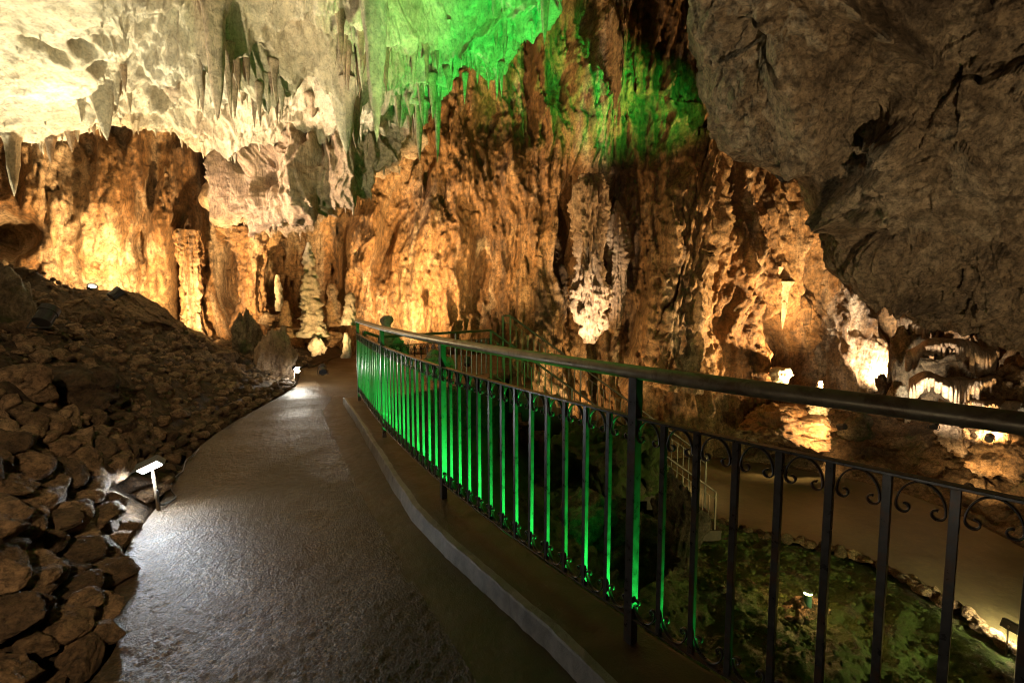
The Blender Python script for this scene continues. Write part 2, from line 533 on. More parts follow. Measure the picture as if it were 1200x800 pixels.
# ------------------------------------------------------------------ low ceiling on the left
lip = [(-420, 90, 6.0), (-200, 150, 8.2), (0, 164, 9.4), (60, 168, 9.7), (110, 160, 9.9), (150, 150, 10.1), (200, 165, 10.4),
       (250, 175, 10.7), (310, 172, 10.9), (370, 165, 10.8), (430, 150, 10.4), (470, 128, 9.9), (505, 100, 9.5), (545, 64, 9.1), (600, 42, 8.7), (640, 16, 8.3),
       (675, -60, 7.6), (720, -200, 6.2), (800, -500, 4.4)]
rows = []
def add_row(f, dz, push=0.0):
    r = []
    for (px, py, d) in lip:
        p = at(px, py, d)
        q = p.copy()
        q[0] = p[0] * f + push * p[0] / (abs(p[0]) + d) * 0.3
        q[1] = p[1] * f + push
        q[2] = p[2] + dz
        r.append(q)
    rows.append(r)
add_row(1.0, 5.5, 2.6)
add_row(1.0, 2.2, 1.6)
add_row(1.0, 0.5, 0.6)
add_row(1.0, 0.0)
add_row(0.94, 0.22)
add_row(0.84, 0.42)
add_row(0.72, 0.62)
add_row(0.58, 0.85)
add_row(0.42, 1.15)
add_row(0.2, 1.6)
add_row(-0.1, 1.9)
add_row(-0.6, 2.1)
ctrl = np.array(rows).transpose(1, 0, 2)
tu = np.concatenate([np.linspace(0, 1.5, 40)[:-1], np.linspace(1.5, 15.5, 620), np.linspace(15.5, 18, 40)[1:]])
tv = np.concatenate([np.linspace(0, 1.6, 14)[:-1], np.linspace(1.6, 3.0, 50)[:-1], np.linspace(3, 8, 270)[:-1], np.linspace(8, 11, 30)])
P = dense(ctrl, tu, tv)
N = normals(P)
if N[300, 150, 2] > 0: N = -N
PX, PY = project(P)
w = fbm(P * 0.5 + 4, 3)
Q = P.copy(); Q[..., 0] += 0.5 * w; Q[..., 1] += 0.5 * w
d = 0.45 * fbm(P * 0.45 + 9, 3)
zone = sstep(90, 170, PX + 25 * w)           # the drapery zone right of the smooth cream patch
d += (0.18 + 0.40 * zone) * (ridged(Q * np.array([0.6, 1.1, 0.8]) + 14, 3) - 0.5)
d += (0.03 + 0.04 * zone) * (0.5 - billow(Q * 2.0, 3))
flow = ridged(np.stack([Q[..., 0] * 3.6 + Q[..., 1] * 1.6, Q[..., 1] * 0.55, Q[..., 2] * 0.5], -1) + 2, 3)
d += (0.03 + 0.14 * zone) * (flow - 0.5)
d += (0.03 + 0.08 * zone) * fbm(Q * 1.8 + 50, 4, 2.2, 0.55)
d += 0.022 * fbm(Q * 7, 4, 2.1, 0.65)
ceil_feats = [(40, 56, 14, 5, 8, -0.8), (66, 62, 12, 5, 20, -0.7), (96, 54, 13, 5, 15, -0.7), (112, 74, 12, 6, 10, -0.6), (335, 112, 60, 16, -4, -0.9), (330, 84, 80, 8, 8, 0.3), (200, 105, 40, 10, -14, -0.4), (160, 120, 50, 14, -12, 0.35), (300, 90, 60, 20, -20, 0.35),
              (340, 60, 70, 12, 15, 0.3), (210, 60, 60, 16, -25, 0.25), (400, 60, 30, 50, 0, 0.25), (560, 40, 40, 25, 30, 0.35), (480, 60, 40, 20, -30, -0.25), (275, 120, 22, 20, 0, -0.5)]
d += feats(PX + 10 * w, PY + 10 * w, ceil_feats)
d *= sstep(0.0, 1.5, np.broadcast_to(tv[None, :], d.shape)) * 0.8 + 0.2
Pc = P + N * d[..., None]
# little drip points growing downwards
drip = np.clip(ridged(P * np.array([3.4, 3.4, 0]) + 40, 2) - 0.72, 0, None) * np.clip(fbm(P * np.array([1.4, 1.4, 0]) + 8, 2) + 0.15, 0, 1)
Pc[..., 2] -= 0.45 * drip
o = link('cave_ceiling', grid_mesh('cave_ceiling', Pc), M['calcite'])
tag(o, kind='structure')
CEIL_P, CEIL_PX, CEIL_PY = Pc, None, None
CEIL_PX, CEIL_PY = project(Pc)

def ceil_hit(px, py):
    """point of the low ceiling that shows at this place of the photograph"""
    q = (CEIL_PX - px) ** 2 + (CEIL_PY - py) ** 2
    q = np.where(Pc[..., 1] < 2.0, 1e9, q)
    i = np.unravel_index(np.argmin(q), q.shape)
    return Pc[i]

# ------------------------------------------------------------------ overhanging rock mass on the right
lipR = [(770, -420, 4.2), (800, -120, 5.6), (812, -40, 6.2), (820, 30, 6.6), (836, 105, 7.0), (858, 168, 7.5), (905, 192, 7.9), (955, 212, 8.2), (972, 262, 8.5), (985, 318, 8.8),
        (1040, 340, 9.1), (1085, 368, 9.1), (1140, 388, 8.8), (1200, 402, 8.2), (1300, 430, 7.2), (1500, 500, 5.8)]
endR = [(800, -900, 3.0), (900, -700, 3.2), (960, -560, 3.4), (1020, -460, 3.6), (1080, -400, 3.7), (1150, -340, 3.8), (1220, -280, 3.9), (1300, -230, 4.0), (1370, -150, 4.0), (1430, -70, 4.0),
        (1480, 0, 4.0), (1520, 60, 3.9), (1560, 130, 3.8), (1600, 190, 3.7), (1680, 250, 3.6), (1800, 320, 3.4)]
Lp = np.array([at(*q) for q in lipR]); Ep = np.array([at(*q) for q in endR])
rows = []
back = np.array([0.45, 1.0, 0.35])
rows.append(Lp + np.array([3.0, 5.5, 3.0]))
rows.append(Lp + np.array([1.3, 2.6, 0.9]))
rows.append(Lp + np.array([0.35, 0.9, 0.15]))
for f in (0.0, 0.07, 0.16, 0.27, 0.40, 0.55, 0.75, 1.0):
    r = Lp * (1 - f) + Ep * f
    bulge = math.sin(math.pi * min(1, f * 1.6)) * 0.55 + 0.35 * math.sqrt(f) * (1 - f)
    r = r - bulge * np.array([0.35, 0.75, 0.30])
    rows.append(r)
ctrl = np.array(rows).transpose(1, 0, 2)
tu = np.concatenate([np.linspace(0, 1.5, 40)[:-1], np.linspace(1.5, 13.6, 560), np.linspace(13.6, 15, 40)[1:]])
tv = np.concatenate([np.linspace(0, 1, 16)[:-1], np.linspace(1, 3, 80)[:-1], np.linspace(3, 9, 300)[:-1], np.linspace(9, 10, 24)])
P = dense(ctrl, tu, tv)
N = normals(P)
if np.dot(N[300, 200], CAM - P[300, 200]) < 0: N = -N
PX, PY = project(P)
w = fbm(P * 0.5 + 24, 3)
Q = P.copy(); Q[..., 0] += 0.6 * w; Q[..., 2] += 0.6 * w
d = 0.42 * fbm(P * 0.45 + 19, 3)
d += 0.26 * fbm(Q * np.array([1.0, 1.3, 1.3]) + 44, 4, 2.1, 0.6)
d += 0.20 * (0.5 - billow(P * 0.9 + 3, 4, 2.2, 0.55))
Wq = P + 0.35 * np.stack([w, fbm(P * 0.9 + 70, 3), fbm(P * 0.9 + 90, 3)], -1)
d += 0.13 * facet(Wq * np.array([0.75, 0.9, 0.8]), 3) + 0.085 * facet(Wq * 1.9, 4) + 0.04 * facet(Wq * 4.2, 5)
d += 0.14 * (ridged(P * np.array([1.5, 1.9, 1.4]) + 0.6 * w[..., None] + 12, 5, 2.2, 0.62) - 0.5)
d += 0.09 * fbm(P * 4.5 + 12, 4, 2.2, 0.68)

over_feats = [(1060, 50, 80, 14, 32, 0.35), (1010, 180, 26, 20, 0, -0.25), (1100, 180, 34, 22, 10, -0.35), (1080, 245, 90, 8, 4, 0.30), (1090, 290, 100, 18, 8, -0.55), (1060, 330, 60, 9, 20, 0.3),
              (930, 100, 24, 60, -30, 0.30), (880, 60, 20, 40, -25, -0.25), (900, 215, 40, 8, 25, 0.2), (1150, 330, 60, 12, 20, -0.35), (1150, 110, 60, 10, 38, -0.3), (1000, 235, 20, 22, 0, 0.35), (1110, 390, 60, 6, 22, 0.2)]
st_ = (0.57 * P[..., 0] + 0.10 * P[..., 1] + 0.82 * P[..., 2]) * 0.62 + 0.55 * w + 0.12 * fbm(P * 1.6 + 33, 3)
sf = st_ - np.floor(st_)
d += 0.44 * (np.where(sf < 0.84, sf / 0.84, (1 - sf) / 0.16) - 0.5)
st2 = st_ * 2.7 + 0.3 * fbm(P * 2.2 + 5, 3)
sf = st2 - np.floor(st2)
d += 0.13 * (np.where(sf < 0.8, sf / 0.8, (1 - sf) / 0.2) - 0.5)
d += feats(PX + 12 * w, PY + 12 * w, over_feats)
d *= 0.35 + 0.65 * sstep(3.0, 4.4, np.broadcast_to(tv[None, :], d.shape))
Po = P + N * d[..., None]
o = link('rock_overhang', grid_mesh('rock_overhang', Po), M['grey'])
tag(o, 'massive grey-brown limestone overhang hanging down to the lower passage', 'rock')

# ------------------------------------------------------------------ plan of the upper path
left_px = [(60, 960), (105, 800), (122, 715), (150, 640), (185, 592), (222, 535), (270, 497), (335, 460), (352, 446), (356, 430)]
LE = [on_z(x, y, 0)[:2] for x, y in left_px]
LE = [np.array([-1.75, -4.0]), np.array([-1.60, 0.0])] + LE[1:] + [np.array([-4.5, 10.8]), np.array([-4.6, 13.0]), np.array([-4.6, 16.0])]
asph_px = [(620, 900), (560, 800), (490, 690), (430, 590), (400, 530), (380, 485)]
AE = [np.array([2.1, -3.2]), np.array([1.0, -0.6]), np.array([0.38, 0.8])] + [on_z(x, y, 0)[:2] for x, y in asph_px[1:]] + [np.array([-2.75, 7.3])]
kerb_px = [(660, 786), (632, 757), (587, 716), (516, 648), (477, 604), (440, 540), (418, 500), (401, 472)]
KE = [np.array([2.75, -3.0]), np.array([1.75, -0.8]), np.array([1.02, 0.5])] + [on_z(x, y, 0)[:2] for x, y in kerb_px]
LEDGE = 0.09
posts_px = [(421, 469), (450, 511), (519, 582), (741, 752)]
PA, PB, PC, PD = [on_z(x, y, LEDGE) for x, y in posts_px]
step = PD - PC
ang = math.atan2(step[1], step[0]) 
def fwd(p, a, L):
    return np.array([p[0] + L * math.cos(a), p[1] + L * math.sin(a), LEDGE])
BAY = 1.62
PE = fwd(PD, ang + R(6), BAY)
PF = fwd(PE, ang + R(-8), BAY)
PG = fwd(PF, ang + R(-22), BAY)
post_pts = [PA, PB, PC, PD, PE, PF, PG]

def strip(name, A, Bc, z0, z1, na, nb, mat, amp=0.006, fs=6.0, step=0.05, us=None, grain=0.0):
    """surface between two edge curves (each resampled to na points)"""
    def rs(pts):
        q, L = poly_pts(pts, step)
        u = (np.linspace(0, 1, na) if us is None else us) * (len(q) - 1)
        return np.stack([np.interp(u, np.arange(len(q)), q[:, k]) for k in range(2)], 1)
    a, b = rs(A), rs(Bc)
    f = np.linspace(0, 1, nb)[None, :, None]
    P = a[:, None, :] * (1 - f) + b[:, None, :] * f
    Z = np.broadcast_to(z0 + (z1 - z0) * f[..., 0], P.shape[:2])
    P = np.concatenate([P, Z[..., None]], -1)
    P[..., 2] += amp * fbm(P * np.array([fs, fs, 1.0]), 4)
    if grain:
        rise = 1 - 0.6 * sstep(4.0, 9.0, P[..., 1])
        P[..., 2] += rise * grain * (billow(P * np.array([58, 58, 1.0]), 2) - 0.5) * (0.75 + 0.5 * fbm(P * np.array([3, 3, 1.0]) + 5, 2))
        P[..., 2] += rise * grain * 0.6 * perlin(P * np.array([21, 21, 1.0]) + 3)
    me = grid_mesh(name, P, flip=False)
    o = link(name, me, mat)
    if me.polygons[len(me.polygons) // 2].normal.z < 0:
        me.flip_normals()
    return o, P

# rough asphalt, smooth band beside it, kerb face, ledge under the railing
_u = np.cumsum(np.concatenate([np.full(60, 0.06), np.linspace(0.0065, 0.0085, 300), np.linspace(0.0085, 0.022, 280), np.linspace(0.022, 0.05, 60)]))
_u = np.concatenate([[0], _u]); _u /= _u[-1]
path_o, path_P = strip('upper_path', LE[:-3], AE, 0.0, 0.0, len(_u), 300, M['asphalt'], 0.012, 2.2, us=_u, grain=0.0062)
tag(path_o, kind='structure')
AEi = [p + np.array([-0.03, -0.01]) for p in AE]
KEo = KE + [np.array([-2.74, 7.6])]
KEi = [p + np.array([0.03, 0.01]) for p in KEo]
gut, gutP = strip('path_edge_band', AEi, KEi, -0.030, -0.030, 300, 8, M['rubble'], 0.004, 3.0)
tag(gut, kind='structure')
gl, _ = strip('tmp', AEi, KEi, -0.004, 0.0, 560, 18, M['gutter'], 0.010, 3.0)
gp = np.array([v.co[:] for v in gl.data.vertices]).reshape(560, 18, 3)
gp[..., 2] += 0.0035 * (billow(gp * np.array([38, 38, 1]), 2) - 0.5)
bpy.data.objects.remove(gl)
gm_ = grid_mesh('path_edge_band', gp)
bpy.data.objects.remove(gut)
gut = link('path_edge_band', gm_, M['gutter'])
if gm_.polygons[200].normal.z < 0: gm_.flip_normals()
tag(gut, kind='structure')

# kerb and ledge as one profile swept along the kerb line
Kc, KL = poly_pts(KE, 0.05)
rail_plan = [PG[:2], PF[:2], PE[:2], PD[:2], PC[:2], PB[:2], PA[:2]]
rc, _ = poly_pts(rail_plan, 0.05)
tg = np.gradient(rc, axis=0); tg /= np.linalg.norm(tg, axis=1)[:, None]
outn = np.stack([tg[:, 1], -tg[:, 0]], 1)      # to the right of the direction of travel
outer = rc + outn * 0.10
u = np.linspace(0, 1, 260)
ii = lambda q: np.stack([np.interp(u, np.linspace(0, 1, len(q)), q[:, k]) for k in range(2)], 1)
kA, kO = ii(Kc), ii(outer)
din = (kO - kA); din /= np.linalg.norm(din, axis=1)[:, None]
prof = []
wob = 0.012 * np.array([float(v) for v in fbm(np.stack([kA[:, 0] * 3, kA[:, 1] * 3, kA[:, 0] * 0], 1), 3)])
for off, z in ((0.0, -0.05), (0.012, 0.012), (0.030, LEDGE - 0.012), (0.036, LEDGE - 0.003), (0.075, LEDGE)):
    q = kA + din * (off + wob[:, None] * (0.4 + off * 8))
    prof.append(np.concatenate([q, np.full((len(q), 1), z)], 1))
KP = np.stack(prof, 1)
KP[..., 2] += 0.006 * fbm(KP * 9, 3)
KP[..., :2] += 0.008 * fbm(KP * 14 + 3, 3)[..., None]
kerb_me = grid_mesh('kerb', KP)
kerb_me.polygons.foreach_set('use_smooth', np.zeros(len(kerb_me.polygons), bool))
kerb = link('kerb', kerb_me, M['kerb'])
if kerb_me.polygons[3].normal.dot(Vector((-1, -1, 0.5))) < 0: kerb_me.flip_normals()
tag(kerb, kind='structure')
prof = [KP[:, -1, :] + np.array([0, 0, -0.002])]
inn = KP[:, -1, :2]
for f in np.linspace(0.06, 1.0, 14):
    q = inn * (1 - f) + kO * f
    prof.append(np.concatenate([q, np.full((len(q), 1), LEDGE)], 1))
for off, z in ((0.02, LEDGE - 0.02), (0.03, LEDGE - 0.1), (0.03, -0.6), (0.12, -2.2)):
    prof.append(np.concatenate([kO + din * off, np.full((len(kO), 1), z)], 1))
LP = np.stack(prof, 1)
LP[:, 1:, 2] += 0.010 * fbm(LP[:, 1:] * 5, 4)
me = grid_mesh('railing_ledge', LP)
ledge = link('railing_ledge', me, M['ledge'])
tag(ledge, kind='structure')

# floor beyond the bend, down to the head of the stairs
gx, gy = np.meshgrid(np.arange(-4.9, 0.25, 0.06), np.arange(6.2, 13.6, 0.06), indexing='ij')
G = np.stack([gx, gy, np.full(gx.shape, -0.035)], -1)
G[..., 2] += 0.012 * fbm(G * 1.6, 3)
plateau = [p[:2] for p in (PG, PF, PE, PD, PC, PB, PA)] + [np.array(q) for q in [(-2.0, 7.2), (-0.55, 9.0), (-0.05, 10.9), (-0.2, 12.0), (-0.4, 16)]]
plat, _ = poly_pts(plateau, 0.3)
fl = link('path_floor', grid_mesh('path_floor', G, keep=polyline_dist(gx, gy, plat) < 0.03), M['asphalt'])
tag(fl, kind='structure')

# ------------------------------------------------------------------ rubble slope on the left
LEd, _ = poly_pts(LE, 0.2)

def slope_height(X, Y):
    d = -polyline_dist(X, Y, LEd)        # metres outside the path's left edge
    k = 1 - 0.66 * sstep(6.5, 11.0, Y) - 0.25 * sstep(11, 14, Y)
    near = 1 - sstep(3.2, 5.0, Y)
    h = (0.14 + 0.42 * near) * sstep(0.05, 0.55, d) + 0.47 * np.clip(d - 0.25, 0, None) * k
    h = h + 0.17 * np.clip(d - 3.5, 0, 3.5) ** 1.3
    h = np.where(h > 3.3, 3.3 + (h - 3.3) * 0.3, h)
    return h, d

st = 0.045
gx, gy = np.meshgrid(np.arange(-15.5, -1.2, st), np.arange(-4.5, 16.0, st * 1.1), indexing='ij')
H, D = slope_height(gx, gy)
G = np.stack([gx, gy, H], -1)
amp = sstep(0.0, 0.9, D)
G[..., 2] += amp * (0.34 * fbm(G * 0.75 + 3, 3) + 0.20 * (0.5 - billow(G * 1.7 + 8, 3)) + 0.10 * (0.5 - billow(G * 4.3 + 4, 3)) + 0.035 * fbm(G * 11, 2))
G[..., 2] += feats(gx, gy, [(-4.6, 4.4, 0.8, 0.9, 0, 0.45), (-3.9, 2.9, 0.6, 0.6, 0, 0.25), (-6.8, 8.2, 0.9, 0.6, 20, 0.25)])
G[..., 2] = np.where(D < 0.05, -0.25 - 0.3 * np.clip(0.05 - D, 0, 0.5), G[..., 2])
slope = link('rubble_slope', grid_mesh('rubble_slope', G), M['rubble'])
tag(slope, kind='structure')
SL_X0, SL_Y0, SL_SX, SL_SY, SL_Z = -15.5, -4.5, st, st * 1.1, G[..., 2]
def slope_z(x, y):
    i = int(np.clip((x - SL_X0) / SL_SX, 0, SL_Z.shape[0] - 1)); j = int(np.clip((y - SL_Y0) / SL_SY, 0, SL_Z.shape[1] - 1))
    return float(SL_Z[i, j])

# ------------------------------------------------------------------ lower ground: bank under the railing, lower path, far bank
LOW = -3.2
near_px = [(700, 572), (790, 588), (860, 618), (1000, 652), (1100, 702), (1200, 772)]
far_px = [(690, 522), (780, 533), (870, 540), (1000, 562), (1100, 592), (1200, 642)]
LN = [on_z(x, y, LOW)[:2] for x, y in near_px] + [np.array([6.3, 4.2]), np.array([5.6, 1.5])]
LF = [on_z(x, y, LOW)[:2] for x, y in far_px] + [np.array([9.6, 6.0]), np.array([9.0, 2.0])]
LNd, _ = poly_pts(LN, 0.4); LFd, _ = poly_pts(LF, 0.4)

def low_height(X, Y):
    d = polyline_dist(X, Y, plat)
    h = np.interp(d, [-3, -0.2, 0.12, 0.45, 1.2, 2.4, 4.0, 6.0], [-1.0, -1.0, -0.9, -1.35, -2.0, -2.7, -3.1, -3.25])
    e = -polyline_dist(X, Y, LFd)       # beyond the far edge of the lower path
    rise = np.interp(e, [0, 0.4, 1.5, 3.0, 6.0], [-0.05, 0.12, 0.45, 1.15, 2.3])
    h = np.where(e > 0, np.maximum(h, LOW + rise), h)
    inside = np.minimum(-e, -polyline_dist(X, Y, LNd) * -1.0)
    return h, d, e

gx, gy = np.meshgrid(np.arange(-3.2, 19.5, 0.055), np.arange(-6.0, 17.5, 0.055), indexing='ij')
H, D, E = low_height(gx, gy)
nd = polyline_dist(gx, gy, LNd)           # positive on the bank side of the near edge? checked below
G = np.stack([gx, gy, H], -1)
probe = polyline_dist(np.array([4.0]), np.array([6.0]), LNd)[0]
nd = nd * np.sign(probe)                  # now positive towards the railing
onpath = (nd < 0) & (E < 0)
away = np.clip(np.minimum(np.abs(nd), 9), 0, 0.5) / 0.5
away = np.where(E > 0, np.clip(E, 0, 0.5) / 0.5, away)
amp = np.where(onpath, 0, away) * sstep(0.1, 0.6, D)
G[..., 2] += amp * (0.24 * fbm(G * 0.8 + 13, 3) + 0.08 * (0.5 - billow(G * 1.9 + 18, 3)) + 0.05 * (0.5 - billow(G * 4.6 + 4, 3)) + 0.025 * fbm(G * 9, 3))
G[..., 2] = np.where(onpath, np.minimum(G[..., 2], LOW - 0.10), G[..., 2])
G2 = G.copy()
G2[..., 2] += np.where(E > 0, sstep(0.05, 0.5, E), 0) * (0.22 * (ridged(G * 1.1 + 7, 4, 2.1, 0.6) - 0.5) + 0.13 * facet(G * np.array([1.6, 1.6, 1.0]), 8))
fb_ = link('far_bank', grid_mesh('far_bank', G2, keep=E > -0.02), M['farbank'])
tag(fb_, kind='structure')
bank = link('mossy_bank', grid_mesh('mossy_bank', G, keep=E < 0.04), M['bank'])
tag(bank, kind='structure')
BK_Z = G[..., 2]
def bank_z(x, y):
    i = int(np.clip((x + 3.2) / 0.055, 0, BK_Z.shape[0] - 1)); j = int(np.clip((y + 6.0) / 0.055, 0, BK_Z.shape[1] - 1))
    return float(BK_Z[i, j])
lo, _ = strip('lower_path', LN, LF, LOW, LOW, 260, 70, M['lower'], 0.02, 1.5)
tag(lo, kind='structure')

# wall of rough stonework holding up the landing
seg = plat[plat[:, 1] > PA[1] - 0.3]
zc = np.linspace(0.0, -2.6, 50)
W_ = np.stack([np.repeat(seg[:, None, 0], 50, 1), np.repeat(seg[:, None, 1], 50, 1), np.repeat(zc[None], len(seg), 0)], -1)
W_[..., 0] += 0.10 + 0.16 * (0.5 - billow(W_ * 3.1, 3)) + 0.12 * -zc[None]
W_[:, 0, 0] = seg[:, 0] - 0.05
o = link('landing_wall', grid_mesh('landing_wall', W_), M['stone'])
tag(o, kind='structure')

# ------------------------------------------------------------------ iron railing
def sweep(pts, prof, up=(0, 0, 1), closed=True, caps=True):
    """sweep a cross-section (list of (side, up)) along points"""
    pts = np.asarray(pts, float)
    t = np.gradient(pts, axis=0)
    t /= np.linalg.norm(t, axis=1)[:, None] + 1e-12
    up = np.asarray(up, float)
    side = np.cross(t, up)
    side /= np.linalg.norm(side, axis=1)[:, None] + 1e-12
    upv = np.cross(side, t)
    n, m = len(pts), len(prof)
    V = []
    for i in range(n):
        for (a, b) in prof:
            V.append(pts[i] + side[i] * a + upv[i] * b)
    Fc = []
    for i in range(n - 1):
        for j in range(m):
            k = (j + 1) % m
            Fc.append((i * m + j, i * m + k, (i + 1) * m + k, (i + 1) * m + j))
    if caps:
        Fc.append(tuple(range(m))[::-1])
        Fc.append(tuple((n - 1) * m + j for j in range(m)))
    return V, Fc

def round_prof(r, n=14, sq=1.0):
    return [(r * math.cos(2 * math.pi * k / n), r * sq * math.sin(2 * math.pi * k / n)) for k in range(n)]

def rect_prof(w, h, b=0.0015):
    w, h = w / 2, h / 2
    return [(-w + b, -h), (w - b, -h), (w, -h + b), (w, h - b), (w - b, h), (-w + b, h), (-w, h - b), (-w, -h + b)]

def fix(me):
    bm = bmesh.new(); bm.from_mesh(me)
    bmesh.ops.recalc_face_normals(bm, faces=bm.faces)
    bm.to_mesh(me); bm.free()
    return me

def sweep_obj(name, pts, prof, mat, parent, smooth=False, up=(0, 0, 1)):
    V, Fc = sweep(pts, prof, up)
    return link(name, fix(raw_mesh(name, V, Fc, smooth)), mat, parent)

def bar_mesh(name, w, d, h):
    V, Fc = sweep([(0, 0, 0), (0, 0, h)], rect_prof(w, d, 0.0012), up=(0, 1, 0))
    return fix(raw_mesh(name, V, Fc, False))

def scroll_mesh(name, g, drop, r, sign):
    half = []
    x0 = 0.085 * g + 0.006
    for k in range(0, 13):
        a = math.pi / 2 * k / 12
        half.append((g / 2 - (g / 2 - x0) * math.sin(a), -drop * (1 - math.cos(a))))
    for k in range(1, 15):
        a = math.pi + (math.pi * 1.55) * k / 14
        rr = r * (1 - 0.45 * k / 14)
        half.append((x0 + r + rr * math.cos(a), -drop + rr * math.sin(a)))
    pts = [(g - x, 0, sign * z) for x, z in half[::-1]] + [(x, 0, sign * z) for x, z in half[1:]]
    V, Fc = sweep(pts, rect_prof(0.016, 0.0045, 0.0008), up=(0, 1, 0.0001))
    # sweep's frame: side lies in the plane, up along y; swap so the flat lies across the plane
    pts = np.array(pts)
    t = np.gradient(pts, axis=0); t /= np.linalg.norm(t, axis=1)[:, None]
    nrm_ = np.stack([-t[:, 2], np.zeros(len(t)), t[:, 0]], 1)
    V = []
    for p_, n_ in zip(pts, nrm_):
        for a, b in ((-0.008, -0.0022), (0.008, -0.0022), (0.008, 0.0022), (-0.008, 0.0022)):
            V.append(p_ + np.array([0, a, 0]) + n_ * b)
    Fc = []
    for i in range(len(pts) - 1):
        for j in range(4):
            k = (j + 1) % 4
            Fc.append((i * 4 + j, i * 4 + k, (i + 1) * 4 + k, (i + 1) * 4 + j))
    Fc += [(3, 2, 1, 0), tuple((len(pts) - 1) * 4 + j for j in range(4))]
    return fix(raw_mesh(name, V, Fc, True))

TOP_H, UP_H, LOW_H = 1.105, 0.94, 0.115
NB = 11
post_me = bar_mesh('post', 0.040, 0.040, TOP_H + 0.03)
bar_me = bar_mesh('baluster', 0.021, 0.021, UP_H - LOW_H)
g0 = 0.14
top_me = scroll_mesh('top_scroll', g0, 0.075, 0.017, 1)
bot_me = scroll_mesh('bottom_scroll', g0, 0.060, 0.014, -1)
for me_ in (post_me, bar_me, top_me, bot_me):
    me_.materials.append(M['iron'])

rj_ = random.Random(31)
def place(name, me, p, a, parent, sx=1.0):
    o = link(name, me, None, parent)
    o.location = tuple(map(float, p)); o.rotation_euler = (rj_.uniform(-0.004, 0.004), rj_.uniform(-0.004, 0.004), a + rj_.uniform(-0.05, 0.05) * (name == 'baluster')); o.scale = (sx, 1, 1)
    return o

rail = empty('iron_railing', (0, 0, 0))
tag(rail, 'dark wrought iron railing with scrolled balusters along the upper path kerb', 'railing')
ppts = post_pts
curve3, _ = poly_pts([np.array([p[0], p[1], LEDGE]) for p in ppts], 0.04)
sweep_obj('handrail', curve3 + np.array([0, 0, TOP_H + 0.02]), round_prof(0.028, 18), M['handrail'], rail, True)
sweep_obj('upper_rail', curve3 + np.array([0, 0, UP_H + 0.004]), rect_prof(0.032, 0.009), M['iron'], rail)
sweep_obj('lower_rail', curve3 + np.array([0, 0, LOW_H - 0.004]), rect_prof(0.030, 0.009), M['iron'], rail)
cl = np.concatenate([[0], np.cumsum(np.linalg.norm(np.diff(curve3, axis=0), axis=1))])
post_s = [cl[np.argmin(np.linalg.norm(curve3[:, :2] - p[:2], axis=1))] for p in ppts]
def on_curve(s):
    p = np.array([np.interp(s, cl, curve3[:, k]) for k in range(3)])
    q = np.array([np.interp(s + 0.03, cl, curve3[:, k]) for k in range(3)]) - np.array([np.interp(s - 0.03, cl, curve3[:, k]) for k in range(3)])
    return p, math.atan2(q[1], q[0])
for k, s_ in enumerate(post_s):
    p, a = on_curve(s_)
    place('post', post_me, p - np.array([0, 0, 0.03]), a, rail)
for k in range(len(post_s) - 1):
    L = post_s[k + 1] - post_s[k]
    m = int(round(L / 0.140))
    g = L / m
    for j in range(m):
        s_ = post_s[k] + j * g
        if j > 0:
            p, a = on_curve(s_)
            place('baluster', bar_me, p + np.array([0, 0, LOW_H]), a, rail)
        p0, _a = on_curve(s_); p1, _a = on_curve(s_ + g)
        a = math.atan2(p1[1] - p0[1], p1[0] - p0[0])
        place('top_scroll', top_me, p0 + np.array([0, 0, UP_H - 0.0025]), a, rail, g / g0)
        place('bottom_scroll', bot_me, p0 + np.array([0, 0, LOW_H + 0.0030]), a, rail, g / g0)

# ------------------------------------------------------------------ stairs down to the lower path with their two railings
stairs = empty('staircase', (0, 9.1, 0))
tag(stairs, 'concrete staircase going down from the upper path to the lower path', 'staircase')
run, rise = 0.242, 0.174
st_y0, st_y1 = 9.05, 10.55
bmx = bmesh.new()
bmesh.ops.create_cube(bmx, size=1.0)
bmesh.ops.scale(bmx, vec=(run + 0.02, st_y1 - st_y0, 0.46), verts=bmx.verts)
bmesh.ops.bevel(bmx, geom=bmx.edges[:], offset=0.008, segments=1, affect='EDGES')
step_me = bpy.data.meshes.new('step'); bmx.to_mesh(step_me); bmx.free()
step_me.materials.append(M['stair'])
for k in range(18):
    o = link('step', step_me, None, stairs)
    o.location = (-0.05 + run * (k + 0.5), (st_y0 + st_y1) / 2 - 9.1, -rise * (k + 1) - 0.23 + 0.001 * (k % 2))

